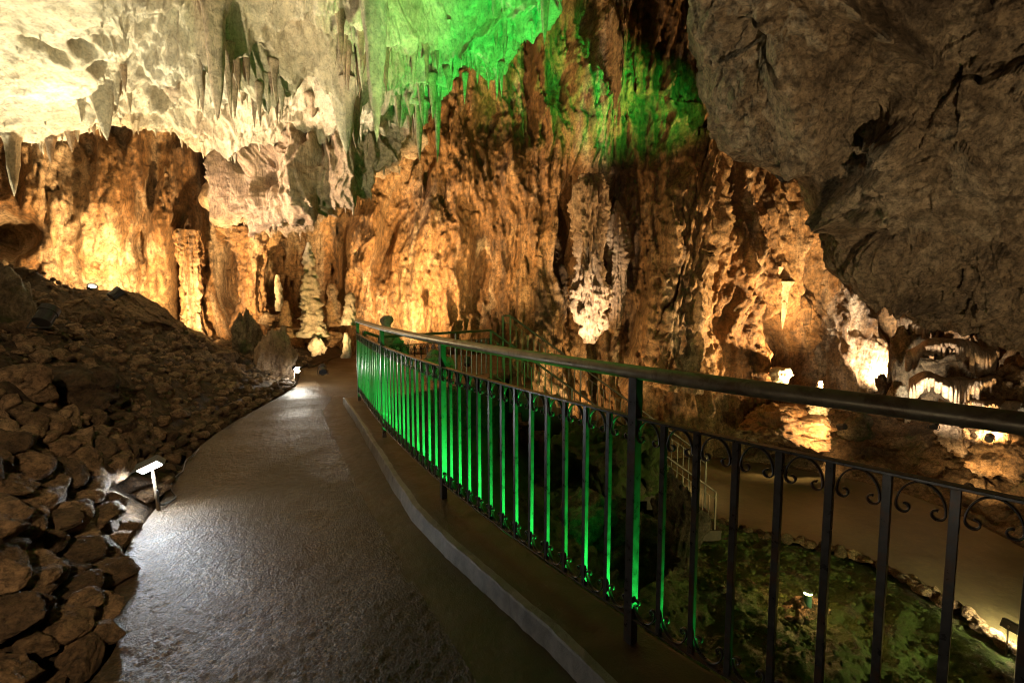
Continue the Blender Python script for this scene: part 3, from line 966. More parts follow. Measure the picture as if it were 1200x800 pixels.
def light_railing(name, label, pts, h, scrolls_until=0, pitch=0.13, two_posts=False):
    """railing of slim bars: pts are foot points"""
    t = empty(name, (0, 0, 0))
    tag(t, label, 'railing', None)
    P = np.array(pts, float)
    q = []
    for a, b in zip(P[:-1], P[1:]):
        n_ = max(2, int(np.linalg.norm(b - a) / 0.08))
        q += [a + (b - a) * i / n_ for i in range(n_)]
    q.append(P[-1]); q = np.array(q)
    sweep_obj('handrail', q + np.array([0, 0, h]), round_prof(0.022, 10), M['steel'], t, True)
    sweep_obj('upper_rail', q + np.array([0, 0, h - 0.15]), rect_prof(0.022, 0.010), M['steel'], t)
    sweep_obj('lower_rail', q + np.array([0, 0, 0.10]), rect_prof(0.022, 0.010), M['steel'], t)
    bm_ = bar_mesh('baluster', 0.016, 0.016, h - 0.26); bm_.materials.append(M['steel'])
    pm_ = bar_mesh('post', 0.034, 0.034, h + 0.1); pm_.materials.append(M['steel'])
    for k, (a, b) in enumerate(zip(P[:-1], P[1:])):
        L = np.linalg.norm((b - a)[:2]); m = max(1, int(round(L / pitch)))
        an = math.atan2(b[1] - a[1], b[0] - a[0])
        for j in range(m):
            p = a + (b - a) * j / m
            if j % 12 == 0:
                place('post', pm_, p - np.array([0, 0, 0.1]), an, t)
            else:
                place('baluster', bm_, p + np.array([0, 0, 0.105]), an, t)
            if k < scrolls_until:
                place('top_scroll', top_me, p + np.array([0, 0, h - 0.155]), an, t, (L / m) / g0)
    place('post', pm_, P[-1] - np.array([0, 0, 0.1]), 0, t)
    return t

c0 = at(575, 388, 9.1); c0[2] -= 0.90
zoff = c0[2]
light_railing('stair_railing', 'slim steel railing beside the landing and down the near side of the stairs',
              [PA + np.array([0.06, 0.10, 0.06]), (-1.95, 7.1, 0.06), (c0[0], 9.1, 0.03), (c0[0] + 18 * run, 9.1, 0.03 - 18 * rise)], 0.90, 2)
f0 = at(598, 370, 10.5)
light_railing('stair_railing', 'slim steel railing down the wall side of the stairs, two posts at its head',
              [(f0[0] - 0.16, 10.5, 0.0), (f0[0], 10.5, 0.0), (f0[0] + 18 * run, 10.5, -18 * rise)], f0[2])

# ------------------------------------------------------------------ rocks
def ico(sub):
    bm = bmesh.new()
    bmesh.ops.create_icosphere(bm, subdivisions=sub, radius=1.0)
    V = np.array([v.co[:] for v in bm.verts]); Fc = [tuple(v.index for v in f.verts) for f in bm.faces]
    bm.free()
    return V, Fc
ICO = {k: ico(k) for k in (1, 2, 3, 4, 5, 6)}

def rock_mesh(name, seed, sub=3, planes=10, dims=(1, 1, 1), rough=0.10, flute=0.0, sharp=0.92, point=0.0):
    rg = np.random.RandomState(seed)
    V, Fc = ICO[sub]
    V = V.copy()
    for k in range(planes):
        nn = rg.normal(size=3); nn /= np.linalg.norm(nn)
        h = rg.uniform(0.46, 0.84) if planes < 14 else rg.uniform(0.50, 0.74)
        dd = V @ nn
        V = V - np.clip(dd - h, 0, None)[:, None] * nn * sharp
    off = rg.uniform(0, 50, 3)
    r = V / (np.linalg.norm(V, axis=1)[:, None] + 1e-9)
    dsp = rough * fbm(V * 1.6 + off, 5, 2.1, 0.6) + rough * 0.8 * (ridged(V * 2.6 + off, 5, 2.1, 0.6) - 0.5)
    if sub >= 5 and seed < 90:
        dsp = dsp + 0.16 * facet(V * 1.7 + off, 6) + 0.06 * facet(V * 4.1 + off, 7)
    if flute:
        dsp = dsp + flute * (ridged(V * np.array([3.0, 3.0, 0.7]) + off, 3) - 0.5)
    V = V + r * dsp[:, None]
    if point:
        V[:, :2] *= (1 - point * np.clip((V[:, 2] + 0.6) / 1.6, 0, 1))[:, None]
    V = V * np.array(dims)
    return raw_mesh(name, V, Fc, True)

stone_vars = [rock_mesh('stone', 100 + k, 5, 10, (1, 0.85 + 0.03 * (k % 4), 0.68 + 0.06 * (k % 5)), 0.17, sharp=0.93) for k in range(12)]
for m_ in stone_vars: m_.materials.append(M['stone'])
rg = random.Random(5)

# stones laid along the edge of the path
edging = empty('stone_edging', (LEd[0][0], LEd[0][1], 0))
tag(edging, 'low dry edging of brown stones between the path and the rubble slope', 'stone wall')
ebase = np.array([LEd[0][0], LEd[0][1], 0])
lt = np.gradient(LEd, axis=0); lt /= np.linalg.norm(lt, axis=1)[:, None]
lL = np.concatenate([[0], np.cumsum(np.linalg.norm(np.diff(LEd, axis=0), axis=1))])
def edge_at(s):
    p = np.array([np.interp(s, lL, LEd[:, k]) for k in range(2)])
    t = np.array([np.interp(s, lL, lt[:, k]) for k in range(2)])
    return p, np.array([-t[1], t[0]])     # outward normal (left)
s_lo = lL[np.argmin(np.abs(LEd[:, 1] - 0.6))]; s_hi = lL[np.argmin(np.abs(LEd[:, 1] - 8.4))]
s_ = s_lo
def put_stone(parent, base, x, y, z, r, flat=1.0):
    o = link('stone', rg.choice(stone_vars), None, parent)
    o.location = (x - base[0], y - base[1], z - base[2])
    o.rotation_euler = (rg.uniform(-0.35, 0.35), rg.uniform(-0.35, 0.35), rg.uniform(0, 6.28))
    o.scale = (r * rg.uniform(0.8, 1.3), r * rg.uniform(0.8, 1.15), r * rg.uniform(0.75, 1.1) * flat)
    return o
n_edge = 0
LAMP1 = on_z(186, 600, 0.0)
for layer in range(6):
    s_ = s_lo + 0.07 * layer
    while s_ < s_hi:
        p, on = edge_at(s_)
        near = max(0.0, min(1.0, (4.8 - p[1]) / 1.6))
        if layer > 1 and near <= 0.05:
            break
        r = rg.uniform(0.075, 0.15) * (0.66 + 0.36 * near)
        off = 0.06 + 0.085 * layer + rg.uniform(-0.03, 0.04)
        z = (0.02 + 0.125 * layer * (0.55 + 0.5 * near)) + rg.uniform(-0.03, 0.03)
        if math.hypot(p[0] + on[0] * off - LAMP1[0], p[1] + on[1] * off - LAMP1[1]) > 0.24:
            put_stone(edging, ebase, p[0] + on[0] * off, p[1] + on[1] * off, z + r * 0.25, r)
            n_edge += 1
        s_ += r * rg.uniform(1.45, 1.85)

# loose stones on the slope: the largest as pieces, the rest as one heap
cand = []
while len(cand) < 230:
    y = rg.uniform(1.6, 10.5); d = rg.uniform(0.5, 5.5) ** 1.0
    x, on = None, None
    j = int(np.argmin(np.abs(LEd[:, 1] - y)))
    x = LEd[j, 0] - d
    px, py = project(np.array([x, y, slope_z(x, y)]))
    if px < -40 or py > 840: continue
    cand.append((x, y))
for (x, y) in cand:
    r = min(0.28, 0.038 + rg.expovariate(1 / 0.038)) * (1.0 if y > 3.5 else 1.2)
    put_stone(slope, (0, 0, 0), x, y, slope_z(x, y) + r * 0.12, r)

def heap(name, pts, rmin, rmax, seed, mat, sub=1, kind='stuff'):
    rgn = np.random.RandomState(seed)
    V0, F0 = ICO[sub]
    F0 = np.array(F0)
    VV, FF = [], []
    for i, (x, y, z) in enumerate(pts):
        r = rmin + (rmax - rmin) * rgn.rand() ** 2.5
        v = V0 * (1 + rgn.uniform(-0.28, 0.28, (len(V0), 1)))
        a, b, c = rgn.uniform(0, 6.28, 3)
        Rm = np.array(Matrix.Rotation(a, 3, 'X') @ Matrix.Rotation(b, 3, 'Y') @ Matrix.Rotation(c, 3, 'Z'))
        v = (v * rgn.uniform(0.6, 1.3, 3)) @ Rm.T * r
        v[:, 2] *= 0.8
        VV.append(v + np.array([x, y, z + r * 0.15])); FF.append(F0 + i * len(V0))
    V, Fc = np.concatenate(VV), np.concatenate(FF)
    me = bpy.data.meshes.new(name)
    me.vertices.add(len(V)); me.vertices.foreach_set('co', V.astype(np.float32).reshape(-1))
    me.loops.add(len(Fc) * 3); me.loops.foreach_set('vertex_index', Fc.astype(np.int32).reshape(-1))
    me.polygons.add(len(Fc)); me.polygons.foreach_set('loop_start', np.arange(0, len(Fc) * 3, 3, dtype=np.int32))
    me.update(calc_edges=True)
    o = link(name, me, mat)
    return tag(o, kind=kind)

pts = []
while len(pts) < 7500:
    y = rg.uniform(1.5, 11.5); d = rg.uniform(0.25, 6.5)
    j = int(np.argmin(np.abs(LEd[:, 1] - y)))
    x = LEd[j, 0] - d
    pts.append((x, y, slope_z(x, y)))
heap('loose_rubble', pts, 0.015, 0.085, 3, M['stone'])
rq = np.random.RandomState(8)
xs, ys = rq.uniform(0.2, 8, 14000), rq.uniform(1.0, 12, 14000)
_h, _d, _e = low_height(xs, ys)
_n = polyline_dist(xs, ys, LNd) * np.sign(probe)
ok = (_d > 0.3) & (_e < 0) & (_n > 0.05)
pts = [(x, y, bank_z(x, y)) for x, y in zip(xs[ok], ys[ok])][:4500]
heap('bank_rubble', pts, 0.010, 0.055, 4, M['bank'])

# row of stones along the near edge of the lower path
lrow = empty('stone_border', (LNd[0][0], LNd[0][1], LOW))
tag(lrow, 'low border of small dark stones along the lower path beside the mossy bank', 'stone border')
LNl, _ = poly_pts(LN, 0.15)
for k, p in enumerate(LNl):
    for q in range(2):
        r = rg.uniform(0.07, 0.13)
        put_stone(lrow, (LNd[0][0], LNd[0][1], LOW), p[0] + rg.uniform(-0.07, 0.07) - 0.08 * q, p[1] + rg.uniform(-0.07, 0.07) - 0.08 * q, LOW + 0.02 + 0.08 * q, r)

def boulder(name, label, px, py, depth, wpx, hpx, seed, mat, cat='boulder', group=None, dfac=0.9, planes=10, rough=0.13, flute=0.0, rot=0.0, tilt=0.0, sub=5, point=0.0):
    """px,py: its middle in the photograph"""
    c = at(px, py, depth)
    m = depth / F
    dims = (wpx / 2 * m * 1.12, wpx / 2 * m * dfac, hpx / 2 * m * 1.12)
    me = rock_mesh(name, seed, sub, planes, dims, rough, flute, point=point)
    me.materials.append(M[mat])
    o = link(name, me)
    o.location = tuple(c); o.rotation_euler = (0, tilt, rot)
    return tag(o, label, cat, group)

boulder('boulder', 'long tilted brown slab lying high on the rubble slope', 178, 370, 8.6, 80, 30, 1, 'stone', dfac=0.7, tilt=R(30))
boulder('boulder', 'pointed pale grey boulder standing above the far path lamp', 290, 392, 9.3, 50, 58, 12, 'mossrock', rough=0.2, flute=0.25, point=0.75)
boulder('boulder', 'rounded yellowish boulder right behind the far path lamp', 326, 424, 8.8, 48, 66, 23, 'drape', rough=0.22, point=0.35)
boulder('boulder', 'small round pale boulder at the bend of the upper path', 373, 406, 11.2, 20, 22, 24, 'calcite')
boulder('boulder', 'ochre boulder lying behind the small round pale boulder', 388, 397, 12.2, 26, 16, 25, 'wall')
boulder('boulder', 'big green-stained mossy boulder at the left of the rubble slope', 8, 385, 5.2, 84, 130, 26, 'mossrock', rough=0.2)
boulder('boulder', 'big dark brown boulder topping the stone edging', 78, 562, 3.05, 112, 88, 27, 'stone', dfac=0.8)
boulder('boulder', 'dark flat-topped boulder above the big brown boulder', 60, 478, 4.0, 150, 90, 28, 'rubble', rough=0.18)
boulder('boulder', 'brown block below the pointed pale boulder', 255, 418, 8.4, 36, 26, 29, 'stone')
boulder('boulder', 'dark slab at the top edge of the rubble slope', 118, 352, 9.0, 60, 22, 30, 'stone', tilt=R(20))
boulder('boulder', 'pale sloping rock at the foot of the fluted wall', 222, 398, 9.6, 56, 26, 31, 'mossrock', tilt=R(22))
boulder('boulder', 'grey mossy boulder just beyond the railing near the bend', 462, 409, 7.6, 40, 34, 32, 'drape')
boulder('boulder', 'smaller mossy boulder beyond the railing by the stairs', 508, 430, 7.2, 40, 32, 33, 'drape')
boulder('boulder', 'tall mossy rock on the bank, lit green behind the balusters', 800, 622, 6.6, 62, 120, 34, 'mossrock', rough=0.22)
boulder('boulder', 'low green-lit rock on the bank below the railing', 745, 640, 5.2, 90, 70, 35, 'mossrock', rough=0.2)
boulder('boulder', 'flat mossy rock close below the railing ledge', 690, 610, 5.4, 80, 60, 36, 'mossrock', rough=0.2)
boulder('boulder', 'added dark mossy rock standing in for shade over the lower stair flight', 700, 540, 8.4, 120, 120, 46, 'bank', rough=0.22)  # invented rock: its dark bulk stands in for shade on the stairs
boulder('boulder', 'added dark rock standing in for shade at the foot of the stairs', 752, 545, 8.9, 80, 96, 47, 'bank', rough=0.22)  # second invented rock, covers the pale steps to keep this corner dark
boulder('boulder', 'mossy boulder on the far bank under the overhang', 1003, 498, 13.4, 36, 34, 37, 'mossrock')
boulder('boulder', 'flat ochre rock outcrop on the far bank', 925, 500, 13.2, 90, 44, 38, 'wall', rough=0.24, dfac=1.2)
boulder('boulder', 'ochre rock block on the far bank beside the tiered flowstone', 1180, 525, 10.8, 90, 60, 39, 'wall', rough=0.22)
boulder('boulder', 'pale ochre rock block at the foot of the tiered flowstone', 1118, 512, 11.4, 44, 44, 40, 'drape', rough=0.2)
boulder('boulder', 'brown rock mound carrying the small bollard lamp', 940, 722, 6.9, 70, 40, 41, 'stone', rough=0.2)
boulder('boulder', 'dark rock standing in front of the brightest wall light', 1042, 462, 14.0, 34, 44, 42, 'rubble', rough=0.25)
boulder('boulder', 'dark ragged rock between the bright pocket and the tiered flowstone', 1068, 415, 13.4, 38, 120, 43, 'grey', rough=0.25)
boulder('boulder', 'brown blocks of rock left of the tall stalagmite', 318, 376, 12.2, 26, 20, 44, 'wall')
boulder('boulder', 'dark brown hump of rock under the leaning wall', 338, 390, 11.8, 40, 12, 45, 'wall')

# ------------------------------------------------------------------ speleothems
def lathe(name, prof, seed, segs=22, rough=0.12, flute=0.0, bend=0.0, zs=1.0, lumps=0.0, craggy=0.0):
    """prof: (z, r) from one end to the other; closed ends"""
    rgn = np.random.RandomState(seed)
    prof = np.array(prof, float)
    n_ = max(12, int(abs(prof[-1, 0] - prof[0, 0]) / 0.035))
    n_ = min(n_, 110)
    u = np.linspace(0, 1, n_)
    z = np.interp(u, np.linspace(0, 1, len(prof)), prof[:, 0])
    r = cr_weights(len(prof), u * (len(prof) - 1)) @ prof[:, 1]
    r = np.clip(r, 0.004, None)
    th = np.linspace(0, 2 * np.pi, segs, endpoint=False)
    TH, ZZ = np.meshgrid(th, z)
    RR = np.repeat(r[:, None], segs, 1)
    off = rgn.uniform(0, 90, 3)
    Pn = np.stack([np.cos(TH) * RR, np.sin(TH) * RR, ZZ], -1)
    k = 1.0 / max(0.05, r.max())
    RR = RR * (1 + rough * fbm(Pn * k * np.array([1.1, 1.1, 0.8]) + off, 4, 2.1, 0.6) + flute * (ridged(np.stack([np.cos(TH) * 2.2, np.sin(TH) * 2.2, ZZ * k * 0.15], -1) + off, 2) - 0.5)
               + lumps * (0.5 - billow(Pn * k * np.array([1.6, 1.6, 2.4]) + off, 2)))
    if craggy:
        Pn2 = np.stack([np.cos(TH) * RR, np.sin(TH) * RR, ZZ], -1)
        RR = RR + craggy * (ridged(Pn2 * np.array([2.4, 2.4, 0.4]) + off, 4, 2.2, 0.6) - 0.45) + craggy * 0.45 * fbm(Pn2 * np.array([5, 5, 2.2]) + off, 4, 2.1, 0.6)
        RR = np.clip(RR, 0.01, None)
    bx = bend * np.sin(u * 2.2 + off[0]) * (1 + 0 * u)
    P = np.stack([np.cos(TH) * RR + bx[:, None], np.sin(TH) * RR + 0.5 * bx[:, None], ZZ], -1)
    V = P.reshape(-1, 3)
    Fc = []
    for i in range(n_ - 1):
        for j in range(segs):
            q = (j + 1) % segs
            Fc.append((i * segs + j, i * segs + q, (i + 1) * segs + q, (i + 1) * segs + j))
    Fc += [tuple(range(segs))[::-1], tuple((n_ - 1) * segs + j for j in range(segs))]
    return fix(raw_mesh(name, V, Fc, True))

def stalactite(label, px, py0, py1, depth, wpx, seed, mat='drape', group=None, flute=0.35, rough=0.2, bend=0.02):
    top, tip = at(px, py0, depth), at(px, py1, depth)
    if depth < 11:                    # grows out of the low ceiling
        q = (CEIL_P[:, 60:, 0] - tip[0]) ** 2 + (CEIL_P[:, 60:, 1] - tip[1]) ** 2
        i_ = np.unravel_index(np.argmin(q), q.shape)
        if q[i_] < 0.02:
            top = np.array([tip[0], tip[1], max(CEIL_P[i_[0], i_[1] + 60, 2], tip[2] + 0.15)])
    L = top[2] - tip[2]; r = wpx / 2 * depth / F * 1.6
    prof = [(0.14, r * 1.9), (0, r * 1.5), (-L * 0.10, r * 1.18), (-L * 0.25, r * 1.0), (-L * 0.5, r * 0.80), (-L * 0.75, r * 0.52), (-L * 0.93, r * 0.22), (-L, 0.006)]
    me = lathe('stalactite', prof, seed, 16, rough, flute, bend * min(1, L))
    o = link('stalactite', me, M[mat]); o.location = tuple(top)
    return tag(o, label, 'stalactite', group)

stalactite('big cream stalactite hanging beside the green-lit ceiling', 440, -25, 166, 6.9, 17, 1, 'calcite')
stalactite('long orange stalactite hanging alone over the fluted wall', 256, 5, 142, 7.0, 13, 2)
stalactite('cream stalactite next to the biggest one, cut broad at its root', 405, 70, 180, 8.7, 14, 3, 'calcite')
stalactite('green-lit stalactite close behind the broad cream one', 416, 85, 174, 9.0, 9, 4)
stalactite('thin knobbly stalactite at the far left of the ceiling edge', 17, 165, 230, 9.3, 8, 5, 'calcite')
stalactite('stubby cream stalactite hanging from the overexposed ceiling edge', 124, 95, 164, 8.7, 12, 6, 'calcite')
stalactite('thin bright green needle stalactite under the ceiling edge', 512, 95, 190, 9.3, 5, 7)
stalactite('thin cream needle stalactite beside the green needle', 493, 100, 188, 9.6, 5, 8)
stalactite('short green stalactite just left of the green needle', 507, 80, 140, 9.1, 5, 9)
stalactite('brown stalactite hanging alone before the dark upper wall', 637, -15, 52, 8.0, 7, 10)
stalactite('small thin stalactite on the right of the green-lit edge', 526, 70, 108, 9.0, 4, 11)
stalactite('short stalactite fringe point near the brown lone stalactite', 606, 35, 58, 8.6, 4, 12)
stalactite('white spike stalactite over the black arch in the wall', 919, 335, 386, wall_hit(919, 338)[1] - 0.12, 6, 13, 'drape')
stalactite('blunt stalactite stub left of the white spike', 908, 318, 352, wall_hit(908, 322)[1] - 0.12, 6, 14, 'drape')
stalactite('cream stub at the left part of the overexposed ceiling', 103, 100, 150, 9.2, 9, 15, 'calcite')

extra = [(262, 30, 100, 8.8, 7, 'slim stalactite touching the long orange one'), (285, 60, 118, 9.4, 8, 'cream stalactite right of the long orange one'), (300, 40, 92, 9.0, 6, 'small pointed stalactite two along from the long orange one'),
         (322, 70, 125, 9.8, 7, 'cream stalactite above the middle of the broad drapery'), (344, 30, 88, 8.6, 6, 'thin pale stalactite left of the broad cream stalactite'), (366, 85, 138, 10.0, 8, 'short cream stalactite over the right half of the drapery'),
         (388, 40, 110, 8.8, 7, 'slim stalactite between the drapery and the broad cream stalactite'), (425, 20, 86, 8.4, 7, 'slim stalactite just left of the biggest cream one'), (452, 30, 104, 8.6, 6, 'slim stalactite just right of the biggest cream one'),
         (470, 85, 150, 9.6, 8, 'cream stalactite between the biggest one and the thin needles'), (482, 92, 138, 9.4, 5, 'thin stalactite left of the cream needle'), (205, 70, 122, 9.2, 8, 'stalactite stub over the fluted wall left of the orange one'),
         (230, 95, 150, 10.0, 7, 'small stalactite at the left shoulder of the drapery'), (60, 150, 192, 9.6, 5, 'thin drip stalactite on the overexposed ceiling edge'), (84, 150, 178, 9.7, 5, 'short drip stalactite on the overexposed ceiling edge'),
         (572, 40, 74, 8.8, 5, 'little green drip stalactite on the rising ceiling edge'), (588, 30, 60, 8.6, 4, 'tiny green drip stalactite on the rising ceiling edge'), (556, 50, 80, 8.9, 4, 'little green stalactite low on the rising ceiling edge')]
for k, (px, y0, y1, dep, wd, lab) in enumerate(extra):
    stalactite(lab, px, y0, y1, dep, wd, 60 + k, 'drape' if k % 3 else 'calcite')

clusters = [(255, 7.4, 10, 26, 0.75, 'small stalactite clustered round the long orange stalactite', 'stalactites round the long orange one'),
            (305, 8.4, 12, 34, 0.6, 'small cream stalactite of the row above the broad drapery', 'stalactites above the drapery'),
            (425, 8.1, 12, 28, 0.8, 'small cream stalactite clustered round the biggest cream stalactite', 'stalactites round the biggest one'),
            (492, 9.1, 10, 26, 0.6, 'small green-lit stalactite clustered round the thin needles', 'stalactites round the needles'),
            (120, 8.9, 8, 34, 0.5, 'small stalactite on the cream ceiling above the orange wall', 'stalactites on the cream ceiling'),
            (560, 8.6, 8, 34, 0.45, 'small green-lit stalactite along the rising ceiling edge', 'stalactites on the rising ceiling edge')]
rc_ = random.Random(77)
for (px, dep, n_, spread, lmax, lab, grp) in clusters:
    for k in range(int(n_ * 1.8)):
        x_ = px + rc_.uniform(-spread, spread); dd = dep + rc_.uniform(-0.5, 0.9)
        p_ = at(x_, 100, dd)
        q = (CEIL_P[:, 60:, 0] - p_[0]) ** 2 + (CEIL_P[:, 60:, 1] - p_[1]) ** 2
        i_ = np.unravel_index(np.argmin(q), q.shape)
        zc = CEIL_P[i_[0], i_[1] + 60, 2]
        L = lmax * (0.3 + 0.9 * rc_.random() ** 1.4); r = 0.022 + 0.040 * L * rc_.uniform(0.7, 1.3)
        prof = [(0.10, r * 2.0), (0, r * 1.6), (-L * 0.12, r * 1.2), (-L * 0.35, r * 0.95), (-L * 0.65, r * 0.62), (-L * 0.9, r * 0.25), (-L, 0.005)]
        me = lathe('stalactite', prof, 900 + k + int(px), 10, 0.25, 0.35, 0.015)
        o = link('stalactite', me, M['calcite' if k % 2 else 'drape']); o.location = (p_[0], p_[1], zc)
        tag(o, lab, 'stalactite', grp)

def stalagmite(label, px, py0, py1, depth, prof_px, seed, mat='calcite', rough=0.22, lumps=0.5, flute=0.1, name='stalagmite', segs=26):
    """prof_px: half widths in photograph pixels from the top down"""
    top, foot = at(px, py0, depth), at(px, py1, depth)
    H = top[2] - foot[2]; m = depth / F
    n_ = len(prof_px)
    prof = [(H * (1 - k / (n_ - 1)), max(0.01, w_ * m)) for k, w_ in enumerate(prof_px)]
    prof.append((-0.14, prof_px[-1] * m * 1.1))
    me = lathe(name, prof, seed, segs, rough, flute, 0.03, lumps=lumps)
    o = link(name, me, M[mat]); o.location = tuple(foot)
    return tag(o, label, 'stalagmite')

stalagmite('tall layered stalagmite with a narrow top by the upper path bend', 367, 284, 388, 11.6, [2, 4, 6, 7, 6, 9, 8, 10, 9, 12, 11, 13, 12, 14], 21, lumps=0.7)
stalagmite('thick brown stalagmite column just right of the tall layered one', 390, 332, 376, 12.2, [3, 6, 5, 8, 7, 8], 22, 'wall')
stalagmite('small cream stalagmite where the railing begins', 411, 343, 374, 11.4, [3, 6, 5, 7, 6, 8], 23)
stalagmite('slim pale stalagmite left of the tall layered one', 328, 322, 358, 12.3, [2, 3, 4, 4, 5], 24)
stalagmite('squat brown stalagmite in front of the slim pale one', 336, 352, 380, 11.9, [2, 4, 5, 7, 8], 25, 'wall')
stalagmite('small cream stalagmite lump behind the landing railing', 453, 370, 392, 11.6, [5, 7, 5, 6, 6], 26)
stalagmite('tiny cream stalagmite low beside the railing start', 405, 390, 412, 10.8, [2, 4, 4, 5], 27)
stalagmite('mushroom-topped cream stalagmite before the black arch', 914, 431, 458, 13.8, [9, 12, 9, 8, 10], 28)
stalagmite('beehive-shaped layered stalagmite on the far bank', 957, 446, 508, 13.2, [2, 4, 6, 9, 11, 9, 12, 10, 12], 29, lumps=0.6)
stalagmite('small pale stalagmite at the foot of the bright pocket', 1048, 446, 470, 13.6, [2, 5, 7, 9], 30)
stalagmite('pale ragged stalagmite left of the dark rock at the bright pocket', 1055, 452, 474, 12.9, [3, 6, 6, 9], 31)
stalagmite('ochre finger stalagmite at the right of the tiered flowstone', 1177, 447, 486, 12.2, [4, 5, 4, 5, 7], 32, 'wall')
stalagmite('cauliflower-like cream stalagmite below the ochre finger', 1186, 470, 494, 11.8, [6, 11, 10, 12], 33)

# big fluted column at the foot of the left wall
def column(name, label, px, py0, py1, depth, prof_px, seed, mat, cat='column', flute=0.5, rough=0.25, lumps=0.25, segs=48, tilt=0, craggy=0.0):
    top, foot = at(px, py0, depth), at(px, py1, depth)
    H = top[2] - foot[2]; m = depth / F
    n_ = len(prof_px)
    prof = [(H * (1 - k / (n_ - 1)), w_ * m) for k, w_ in enumerate(prof_px)]
    me = lathe(name, prof, seed, segs, rough, flute, 0.05, lumps=lumps, craggy=craggy)
    o = link(name, me, M[mat]); o.location = tuple(foot); o.rotation_euler = (0, tilt, 0)
    return tag(o, label, cat)

column('stone_column', 'slender fluted stone column at the foot of the leaning wall', 230, 270, 402, 11.9, [14, 12, 10, 9, 9, 11, 15], 41, 'wall', craggy=0.22, segs=60)
column('stone_column', 'dark stone column between the two black clefts of the niche', 300, 270, 385, 12.6, [30, 18, 13, 12, 14, 18], 42, 'wall', craggy=0.25, segs=60)
column('hanging_flowstone', 'big ragged flowstone boss lit white, hanging on the back wall', 692, 205, 402, 14.2, [10, 17, 18, 17, 14, 13, 15, 18, 17, 12, 4], 43, 'drape', 'flowstone', flute=0.5, rough=0.5, lumps=0.1, segs=130, craggy=0.32)
column('hanging_flowstone', 'thin brown flowstone rib right of the white boss', 720, 235, 385, 14.6, [3, 12, 12, 9, 8, 4], 44, 'drape', 'flowstone', flute=0.5, craggy=0.2)
column('hanging_flowstone', 'long leaning flowstone rib running down beside the dark cleft', 780, 150, 452, 14.5, [14, 20, 22, 22, 26, 30, 36], 45, 'wall', 'flowstone', flute=0.7, rough=0.6, lumps=0.15, segs=110, tilt=R(9), craggy=0.4)

# drapery mass that hangs out of the low ceiling
low_edge = [(225, 150), (238, 200), (250, 235), (268, 248), (290, 258), (315, 268), (345, 266), (372, 252), (400, 230), (428, 212), (455, 192), (480, 165), (500, 130)]
cols = []
for k, (px, py) in enumerate(low_edge):
    f = k / (len(low_edge) - 1)
    dep = 10.75 + 0.9 * (2 * f - 1) ** 2 - 0.25 * math.sin(f * math.pi)
    t0 = 95
    cols.append([at(px, t0 - 40, dep + 2.2), at(px, t0, dep + 1.0), at(px, t0 + (py - t0) * 0.30, dep + 0.15), at(px, t0 + (py - t0) * 0.62, dep - 0.12), at(px, t0 + (py - t0) * 0.86, dep - 0.05),
                 at(px, py, dep + 0.12), at(px, py - 1, dep + 0.45), at(px, py - 14, dep + 1.2), at(px, py - 30, dep + 2.4)])
P = dense(np.array(cols), np.linspace(0, len(cols) - 1, 300), np.concatenate([np.linspace(0, 1, 10)[:-1], np.linspace(1, 5, 170)[:-1], np.linspace(5, 8, 50)]))
N = normals(P)
if np.dot(N[150, 80], CAM - P[150, 80]) < 0: N = -N
w = fbm(P * 0.7 + 71, 2)
Q = P.copy(); Q[..., 0] += 0.35 * w
d = 0.30 * fbm(P * 0.8 + 5, 3) + 0.52 * (ridged(Q * np.array([1.3, 1.1, 0.22]) + 7, 3) - 0.5) + 0.20 * (ridged(Q * np.array([4.0, 4.0, 0.5]), 2) - 0.5) + 0.10 * (0.5 - billow(Q * 3.0, 3)) + 0.03 * fbm(Q * 9, 2)
PXd, PYd = project(P)
d += feats(PXd, PYd, [(300, 195, 16, 24, 20, -0.4), (262, 220, 14, 40, 0, 0.3), (240, 210, 6, 50, -5, -0.3), (370, 215, 50, 30, -35, 0.3), (325, 240, 30, 22, 0, 0.2)])
P = P + N * d[..., None]
drp = link('flowstone_drapery', grid_mesh('flowstone_drapery', P), M['drape'])
tag(drp, 'broad pinkish flowstone drapery hanging from the ceiling above the dark niche', 'flowstone')
DRAPE_P = P

